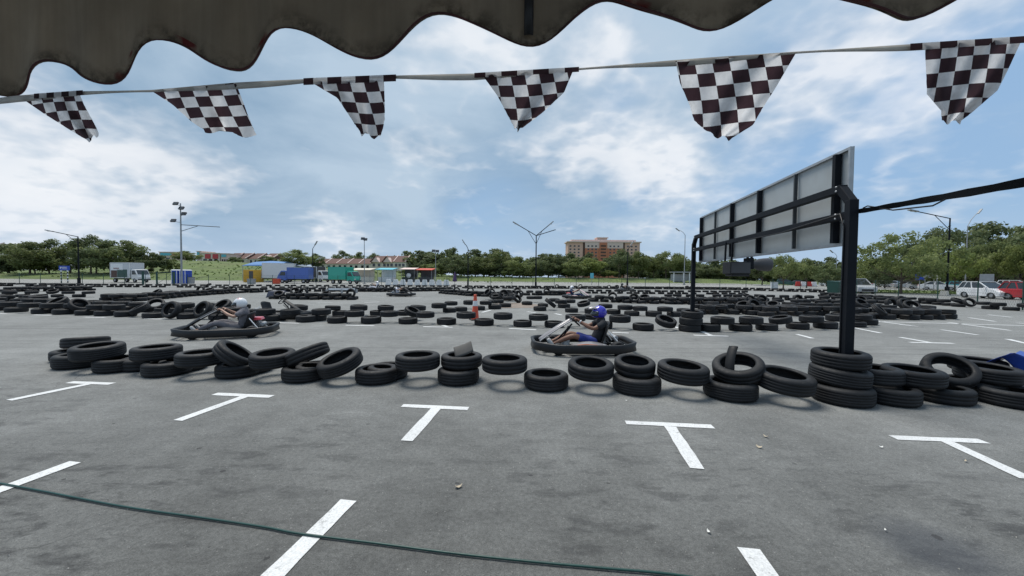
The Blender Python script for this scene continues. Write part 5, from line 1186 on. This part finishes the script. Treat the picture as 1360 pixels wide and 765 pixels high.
lorry(172, 64, -14, MT['truckgrey'], MT['truckwhite'], 'white lorry with an open-sided grey box, parked below the trees', 4.6, 3.35, [(.35, .72, .62, .42, 'white'), (.32, .62, .3, .1, 'signred'), (.62, .3, .5, .5, 'darkgreen'), (.2, .26, .3, .46, 'shade_paint')])  # last panel is the box opening's shade, painted on the closed side
lorry(367, 72, 202, MT['truckwhite'], MT['truckwhite'], 'plain white box lorry under the blue tent roof', 5.2, 3.6)
lorry(395, 67, 186, MT['truckblue'], MT['truckblue'], 'violet-blue box lorry in front of the white lorry', 3.6, 2.8)
lorry(421, 74, -25, MT['truckblack'], MT['truckwhite'], 'black box lorry with a white cab beside the violet lorry', 3.4, 3.0)
lorry(456, 66, -18, MT['truckgreen'], MT['truckgreen'], 'bright green box lorry beside the beige stall', 3.7, 2.95)

# ================================================================== STALLS, BOOTHS, SMALL BACKGROUND THINGS
def ztop(u, v, Y): return zat(u, v, Y)
# yellow container
Y = 70; p = at(337, Y); y = empty('container', p, R(-8), 'yellow container beside the white box lorry', 'container')
MB().box((0, 0, 1.15), (2.3, 2.2, 2.3)).build('body', MT['yellow'], y, bevel=.03)
m = MB()
for i in range(8): m.box((-1.0 + .29 * i, -1.12, 1.15), (.1, .05, 2.0))
m.build('ribs', MT['yellow'], y); MB().box((.5, -1.13, 1.1), (.8, .05, 1.9)).build('door', MT['darkgrey'], y)
# blue tent
Y = 76; a, c = at(335, Y), at(392, Y); zt_ = ztop(365, 348.5, Y); t = empty('tent', ((a.x + c.x) / 2, Y, 0), R(-4), 'blue canvas tent roof over the parked lorries', 'tent'); w_ = (c.x - a.x)
MB().grid(lambda s, q: Vector(((s - .5) * w_ * (1 - .3 * math.sin(math.pi * q)), (q - .5) * 6, zt_ - 1.1 + 1.1 * math.sin(math.pi * q) * (1 - .35 * abs(s - .45)))), 10, 10).build('roof', MT['tentblue'], t, thick=.03)
for sx_ in (-.48, .48):
    for sy in (-2.9, 2.9): MB().tube([(sx_ * w_, sy, 0), (sx_ * w_, sy, zt_ - 1.1)], .05, 6).build('pole', MT['greysteel'], t)
# dark lean-to by the tent
t = empty('shade_canopy', at(412, 78), R(-6), 'black shade canopy behind the black box lorry', 'canopy')
MB().box((0, 0, 2.9), (6, 4, .08), ry=R(9)).build('roof', MT['truckblack'], t)
for sx_ in (-2.8, 2.8):
    for sy in (-1.8, 1.8): MB().tube([(sx_, sy, 0), (sx_, sy, 2.9 - sx_ * .15)], .05, 6).build('pole', MT['greysteel'], t)
def stall(u, Y, w_, h, rc, cc, label, dp=2.4, sign=False):
    s = empty('food_stall', at(u, Y), R(-4), label, 'stall', 'food stalls beyond the barriers')
    MB().box((0, 0, .5), (w_ * .9, dp * .7, 1.0)).build('counter', MT[cc], s)
    MB().box((0, -.25, h), (w_ + .3, dp + .6, .1), rx=R(7)).build('roof', MT[rc], s)
    MB().box((0, dp * .38, h * .5 + .4), (w_ * .9, .08, h - 1.0)).build('back_wall', MT[cc], s)
    for sx_ in (-.46, .46):
        for sy in (-.45, .45): MB().tube([(sx_ * w_, sy * dp, 0), (sx_ * w_, sy * dp, h - .02 + sy * .28 - .03)], .045, 6).build('post', MT['greysteel'], s)
    if sign: MB().lathe([(0, 0), (.5, 0), (.5, .04), (0, .04)], 24, Matrix.Translation((.1, -dp * .36, 1.35)) @ Matrix.Rotation(R(90), 4, 'X')).build('round_sign', MT['white'], s)
stall(483, 76, 4.0, 2.6, 'cream', 'cream', 'beige stall with a flat pale roof by the green lorry')
stall(514, 78, 3.4, 2.7, 'cyan', 'white', 'white stall with a pale blue roof')
stall(544, 80, 3.0, 2.8, 'offwhite', 'truckblack', 'black stall with a round white sign', 2.4, True)
stall(566, 80, 3.2, 2.7, 'orange', 'darkgrey', 'dark stall with an orange roof')
# portable toilets
for u, lb_ in ((236, 'blue portable toilet beside the green gate'), (247, 'blue portable toilet behind the floodlight mast')):
    Y = 60; p = at(u, Y); s = empty('portable_toilet', p, R(-5), lb_, 'portable toilet', 'blue portable toilets')
    MB().box((0, 0, 1.1), (1.1, 1.1, 2.1)).build('body', MT['blue'], s, bevel=.03); MB().box((0, 0, 2.22), (1.16, 1.16, .14), taper=.8).build('roof', MT['white'], s)
    MB().box((0, -.565, 1.05), (.74, .03, 1.85)).build('door', MT['blue'], s); MB().box((.46, -.57, 1.1), (.1, .04, 2.0)).build('door_frame', MT['white'], s); MB().box((-.46, -.57, 1.1), (.1, .04, 2.0)).build('door_frame', MT['white'], s)
Y = 60; s = empty('bin', at(254, Y), 0, 'grey wheeled bin next to the portable toilets', 'bin'); MB().box((0, 0, .55), (.6, .6, 1.0), taper=1.12).build('body', MT['greysteel'], s); MB().box((0, 0, 1.08), (.7, .7, .07)).build('lid', MT['darkgrey'], s)
g_ = gp(1109, 390); s = empty('bin', (g_.x, g_.y, 0), R(30), 'dark green wheeled bin beside the near gantry post', 'bin'); MB().box((0, 0, .7), (1.3, 1.0, 1.2), taper=1.08).build('body', MT['darkgreen'], s, bevel=.03); MB().box((0, 0, 1.34), (1.42, 1.1, .1), rx=R(4)).build('lid', MT['darkgreen'], s)
for u, Y, c, lb_, w_ in ((367, 63, 'orange', 'orange crate on the ground before the white lorry', .9), (334, 62, 'greysteel', 'grey crate on the ground before the yellow container', .9)):
    s = empty('crate', at(u, Y), R(10), lb_, 'crate'); MB().box((0, 0, .4), (w_, .8, .8), taper=1.08).build('body', MT[c], s); MB().box((0, 0, .82), (w_ + .14, .94, .07)).build('rim', MT[c], s)
# jersey barriers
for i in range(9):
    u = 516 + i * 9.6; g_ = at(u, 62)
    s = empty('traffic_barrier', g_, R(-2), f'white plastic traffic barrier, {ordinal(i + 1)} in line from the green lorry', 'barrier', 'white barriers before the food stalls')
    MB().prism([(-.52, 0), (.52, 0), (.3, .95), (-.3, .95)], -.22, .22, 'Y').build('body', MT['white'], s, bevel=.03); MB().box((0, 0, .03), (1.1, .5, .05)).build('foot', MT['black'], s)
for i, (u, cc) in enumerate([(1060, 'red'), (1067, 'white'), (1074, 'red'), (1081, 'white')]):
    s = empty('traffic_barrier', at(u, 74), R(-20), f'{cc} water barrier beyond the fence under the board, {ordinal(i + 1)} towards the near post', 'barrier', 'red and white barriers beyond the fence')
    MB().prism([(-.5, 0), (.5, 0), (.35, .95), (-.35, .95)], -.2, .2, 'Y').build('body', MT[cc], s, bevel=.03); MB().box((0, 0, .03), (1.06, .46, .05)).build('foot', MT['black'], s)
s = empty('utility_cabinet', at(1028, 60), R(-15), 'white utility cabinet beyond the fence under the board', 'cabinet'); MB().box((0, 0, .55), (.95, .5, 1.1)).build('body', MT['white'], s, bevel=.02); MB().box((0, -.262, .55), (.8, .02, .95)).build('door', MT['white'], s); MB().box((0, 0, 1.13), (1.05, .6, .06)).build('lid', MT['greysteel'], s)
g_ = gp(454, 389); s = empty('plank_barrier', (g_.x, g_.y, 0), R(2), 'long low white barrier behind the isolated tyre island', 'barrier'); MB().box((0, 0, .33), (2.3, .06, .16)).build('plank', MT['white'], s); 
for x in (-1.3, 0, 1.3): MB().box((x, 0, .16), (.08, .3, .32)).build('stand', MT['greysteel'], s)
# dark blue cover on the tyre island
c0_ = pxc(368, 397, .3)
tag(MB().grid(lambda a, b: Vector((c0_.x + (a - .5) * 1.1, c0_.y - .3 + .9 * b, .43 + .12 * math.sin(math.pi * b) * math.sin(math.pi * a) - .36 * S(.3, 0, b) + .02 * math.sin(9 * a))), 14, 10).build('cover', mat('dark_blue_sheet', (.01, .016, .04), .5, 0, .2, 6), thick=.01), 'dark blue plastic cover over the end of the isolated tyre island', 'cover')
# folded parasol
p = at(604, 64); s = empty('parasol', p, 0, 'folded purple parasol standing beyond the fence', 'parasol'); zb_, zt_ = ztop(604, 376, 64), ztop(604, 362, 64)
MB().lathe([(.05, zt_), (.16, zt_ - .35), (.36, zb_ + .45), (.42, zb_ + .25), (.2, zb_ + .2)], 12, closed=False).build('canopy', mat('purple_canvas', (.06, .03, .1), .8), s); MB().tube([(0, 0, 0), (0, 0, zt_ + .1)], .035, 8).build('pole', MT['greysteel'], s); MB().lathe([(0, 0), (.35, 0), (.3, .1), (0, .12)], 14).build('base', MT['darkgrey'], s)
# direction sign
p = at(86, 60); s = empty('direction_sign', p, R(10), 'blue direction sign with white lettering on two striped posts', 'sign'); za, zb_ = ztop(86, 359, 60), ztop(86, 353, 60)
MB().box((0, 0, (za + zb_) / 2), (1.45, .06, zb_ - za)).build('board', MT['blue'], s)
MB().box((-.1, -.04, (za + zb_) / 2 + .12), (.9, .02, .1)).box((.05, -.04, (za + zb_) / 2 - .12), (.7, .02, .08)).add([(-.6, -.045, (za + zb_) / 2), (-.42, -.045, (za + zb_) / 2 + .2), (-.42, -.045, (za + zb_) / 2 - .2)], [(0, 1, 2)]).build('lettering', MT['white'], s)
for x in (-.45, .42):
    m = MB()
    for i in range(8): m.box((x, 0, za * (i + .5) / 8), (.14, .08, za / 8 - .002), mi=i % 2)
    m.build('post', [MT['black'], MT['white']], s)
# gate frame
Y = 52; q = [at(u, Y) for u in (190, 208.5, 231)]; s = empty('gate_frame', q[0], 0, 'dark green steel gate posts with a wire leaf between them', 'gate')
for i, w_ in enumerate((.2, .14, .26)): MB().box((q[i].x - q[0].x, 0, .95), (w_, .16, 1.9)).build('post', MT['darkgreen'], s)
a, c = q[1].x - q[0].x, q[2].x - q[0].x
m = MB().bar((a, 0, 1.75), (c, 0, 1.75), .05, .05).bar((a, 0, .15), (c, 0, .15), .05, .05).bar((a, 0, .15), (c, 0, 1.75), .03, .03); m.build('leaf_frame', MT['darkgreen'], s)
# fences
MT['wire'] = mat('dark_wire', (.05, .06, .055), .6, .5)
def fence(path, step, label, h=1.55, name='wire_fence', mesh=.30):
    f = empty(name, Vector(path[0]), 0, label, 'fence'); o = Vector(path[0]); n = 0
    wr = MB()
    for a, c in zip(path, path[1:]):
        a, c = Vector(a), Vector(c); k = max(1, round((c - a).length / step))
        for i in range(k):
            p = a.lerp(c, i / k) - o; MB().tube([(p.x, p.y, 0), (p.x, p.y, h)], .035, 6).build('post', MT['darkgreen'], f); n += 1
        for z in (.08, h * .5, h - .06): wr.tube([a - o + Vector((0, 0, z)), c - o + Vector((0, 0, z))], .009, 4)
        L_ = (c - a).length; kk = int(L_ / mesh); d = (c - a).normalized()
        for i in range(kk):
            b0 = a - o + d * i * mesh
            for sg in (0, 1):
                e = b0 + d * min(h, L_ - i * mesh); z0, z1 = (.08, h - .06) if sg == 0 else (h - .06, .08)
                wr.bar(b0 + Vector((0, 0, z0)), e + Vector((0, 0, z1)), .004, .004)
    wr.build('wire_mesh', MT['wire'], f, fix=False)
cr = gp(1105, 387.6)
fence([(-85, 57, 0), (-40, 57, 0), (0, 57.2, 0), (cr.x, cr.y + .5, 0)], 3.3, 'long low wire fence along the far edge of the track')
fence([(cr.x, cr.y + .5, 0), gp(1193, 396), gp(1245, 399.5), gp(1298, 404.5), gp(1358, 412), gp(1450, 424)], 5.0, 'wire fence with tall posts before the parked hatchbacks')

# ================================================================== LAMPS AND MASTS
def tub(par, nm, pts, r, mt='blacksteel', n=8): return MB().tube(pts, r, n).build(nm, MT[mt], par)
def head(par, p, d, w_=.34, l=1.0, mt='greysteel'):
    hd = MB().bar(Vector(p) - Vector(d) * l * .2, Vector(p) + Vector(d) * l * .8, w_, .13).build('lamp_head', MT[mt], par, bevel=.03)
    MB().box(Vector(p) + Vector(d) * l * .35 + Vector((0, 0, -.085)), (w_ * .9, w_ * .6, .05)).build('lamp_glass', MT['lamp'], hd)
def lamp(u, vb, label, pole_top, arms, mt='blacksteel', r=.1, Y=None, curve=False):
    g_ = gp(u, vb) if Y is None else at(u, Y); g_.z = 0; Yd = g_.y
    l = empty('street_lamp', g_, 0, label, 'street lamp', None)
    zt_ = zat(u, pole_top, Yd)
    def P(uu, vv): q = at(uu, Yd); return Vector((q.x - g_.x, 0, zat(uu, vv, Yd)))
    tub(l, 'pole', [(0, 0, 0), (0, 0, zt_ * .5), (0, 0, zt_)], [r, r * .85, r * .65], mt, 10)
    MB().box((0, 0, .06), (.4, .4, .12)).box((0, 0, .5), (.26, .26, .8)).build('base', MT[mt], l)
    for (au, av, br, hd) in arms:
        e = P(au, av); s = Vector((0, 0, zt_ - .05))
        if curve: tub(l, 'arm', [s, s.lerp(e, .3) + Vector((0, 0, abs(e.x) * .22)), s.lerp(e, .7) + Vector((0, 0, abs(e.x) * .18)), e], r * .5, mt)
        else: tub(l, 'arm', [s, e], r * .5, mt)
        if br: tub(l, 'brace', [Vector((0, 0, zt_ - br)), s.lerp(e, .45)], r * .32, mt)
        if hd: head(l, e, (e - s).normalized())
    return l
lamp(105, 376, 'black single-arm street lamp by the direction sign', 314, [(70, 307, 1.0, True)], Y=54)
lamp(711.5, 383.5, 'black twin-arm street lamp in the middle of the boundary', 312.5, [(687, 298.5, 1.2, True), (728, 299, 1.2, True), (737, 305, 0, False)], Y=51)
lamp(1257.5, 391, 'black single-arm street lamp by the parked cars', 289.5, [(1212, 280.5, 1.3, True)], Y=41)
lamp(1281.5, 380, 'tall grey street lamp with a curved arm among the trees', 300, [(1295, 282.5, 0, True)], 'greysteel', .09, Y=62, curve=True)
lamp(415.5, 375, 'dark slim street lamp behind the black box lorry', 332, [(419, 326.5, 0, True)], Y=75)
lamp(621.5, 380, 'dark street lamp with a short curved arm by the parasol', 331, [(617, 324, 0, True)], Y=62, curve=True)
lamp(833, 378, 'dark street lamp in front of the orange flats', 332, [(837, 326, 0, True)], Y=66)
lamp(908.5, 375, 'grey street lamp with a curved arm beyond the far gantry post', 314, [(900, 308, 0, True)], 'greysteel', .09, Y=75, curve=True)
lamp(1110, 375, 'far grey street lamp beside the near gantry post', 340, [(1104, 335, 0, True)], 'greysteel', .08, Y=90, curve=True)
def floods(u, Y, vt, label, hs, arm=None, r=.12, mt='greysteel'):
    g_ = at(u, Y); l = empty('floodlight_mast', g_, 0, label, 'floodlight mast'); zt_ = zat(u, vt, Y)
    tub(l, 'pole', [(0, 0, 0), (0, 0, zt_ * .5), (0, 0, zt_)], [r, r * .8, r * .55], mt, 10)
    MB().box((0, 0, .05), (.5, .5, .1)).build('base', MT[mt], l)
    def P(uu, vv): q = at(uu, Y); return Vector((q.x - g_.x, 0, zat(uu, vv, Y)))
    for (hu, hv, tl) in hs:
        e = P(hu, hv); tub(l, 'bracket', [Vector((0, 0, e.z - .15)), e], .035, mt, 6)
        f = MB().box(e + Vector((0, -.1, .1)), (.62, .2, .46), rx=R(tl)).build('floodlight', MT['darkgrey'], l, bevel=.03); MB().box(e + Vector((0, -.225, .08)), (.5, .03, .36), rx=R(tl)).build('lens', MT['glass'], f)
    if arm:
        a, c, bz = arm; a, c = P(*a), P(*c); tub(l, 'arm', [a, c], .045, 'darkgrey', 6); tub(l, 'brace', [P(*bz), a.lerp(c, .45)], .035, 'darkgrey', 6)
    return l
floods(241.5, 50, 270, 'tall mast with four floodlights and a long bare arm', [(236, 271.5, -35), (243.5, 277.5, -35), (246.5, 285, -35), (232.5, 294, -35)], ((242, 298.5), (293, 301.5), (242, 307)))
floods(484, 66, 317.5, 'slim pale mast with paired floodlights by the green lorry', [(482.3, 318.5, -30), (485.8, 319.5, -30)], r=.09)
floods(578.5, 70, 333, 'slim mast with small floodlights by the orange-roofed stall', [(575.8, 335, -30), (581, 335.5, -30)], r=.08)
# bus shelter
Y = 90; p = at(906, Y); s = empty('bus_shelter', p, R(-8), 'pale bus shelter with white columns behind the wide tree', 'bus shelter'); w_ = 30 / FPX * Y
MB().box((0, 0, 2.55), (w_, 2.2, .22)).build('roof', MT['greysteel'], s); MB().box((0, .9, 1.3), (w_ * .9, .08, 1.6)).build('back_wall', MT['steel'], s)
for x in (-.4, 0, .25, .4): MB().box((x * w_, -.8, 1.22), (.2, .2, 2.44)).build('column', MT['white'], s)
MB().box((w_ * .46, -.7, 1.4), (.4, .3, 1.6)).build('green_panel', mat('green_panel', (.02, .25, .12), .5), s)
MB().box((-.1 * w_, .5, .45), (w_ * .6, .4, .08)).box((-.1 * w_, .5, .2), (w_ * .5, .1, .4)).build('bench', MT['greysteel'], s)
# roadside signs at the car park
def board(u, Y, v0, v1, wpx, mt, label, rz=-30, posts=1, name='road_sign', back=None):
    p = at(u, Y); s = empty(name, p, R(rz), label, 'sign'); z0, z1 = zat(u, v1, Y), zat(u, v0, Y); w_ = wpx / FPX * Y * .75
    MB().box((0, 0, (z0 + z1) / 2), (w_, .06, z1 - z0)).build('board', MT[mt], s, bevel=.01)
    for x in ([0] if posts == 1 else (-w_ * .35, w_ * .35)): MB().tube([(x, .07, 0), (x, .07, z1 - .1)], .05, 8).build('post', MT['greysteel'], s)
board(1309.5, 36.5, 364, 376, 16, 'greysteel', 'grey back of a square sign above the white hatchback', -52)
board(1221, 60, 362, 372, 11, 'blue', 'blue square sign above the parked white hatchback', -45)
board(1234, 56, 363, 369, 15, 'steel', 'pale wide sign between the blue sign and lamp post', -45, 2)
board(786, 70, 364, 371, 6, 'cyan', 'small pale blue sign under the light green tree', 0)
board(1244, 58, 362, 370, 8, 'cream', 'small beige sign beside the pale wide sign', -45)
g_ = gp(1254, 392.5); s = empty('concrete_block', (g_.x, g_.y, 0), R(20), 'pale concrete block at the foot of the single-arm lamp', 'concrete block'); MB().box((0, 0, .25), (.55, .55, .5), taper=.85).build('block', MT['cream'], s, bevel=.03)

# things on the service road stand on its gentle slope
for o in list(col.objects):
    if o.parent is None and 'category' in o.keys() and 60 < o.location.y < 92 and o.name.split('.')[0] in ('lorry', 'food_stall', 'container', 'tent', 'shade_canopy', 'traffic_barrier', 'parasol', 'street_lamp', 'floodlight_mast', 'bus_shelter', 'crate', 'road_sign', 'parked_car', 'utility_cabinet'):
        o.location.z += ramp_z(o.location.x, o.location.y)
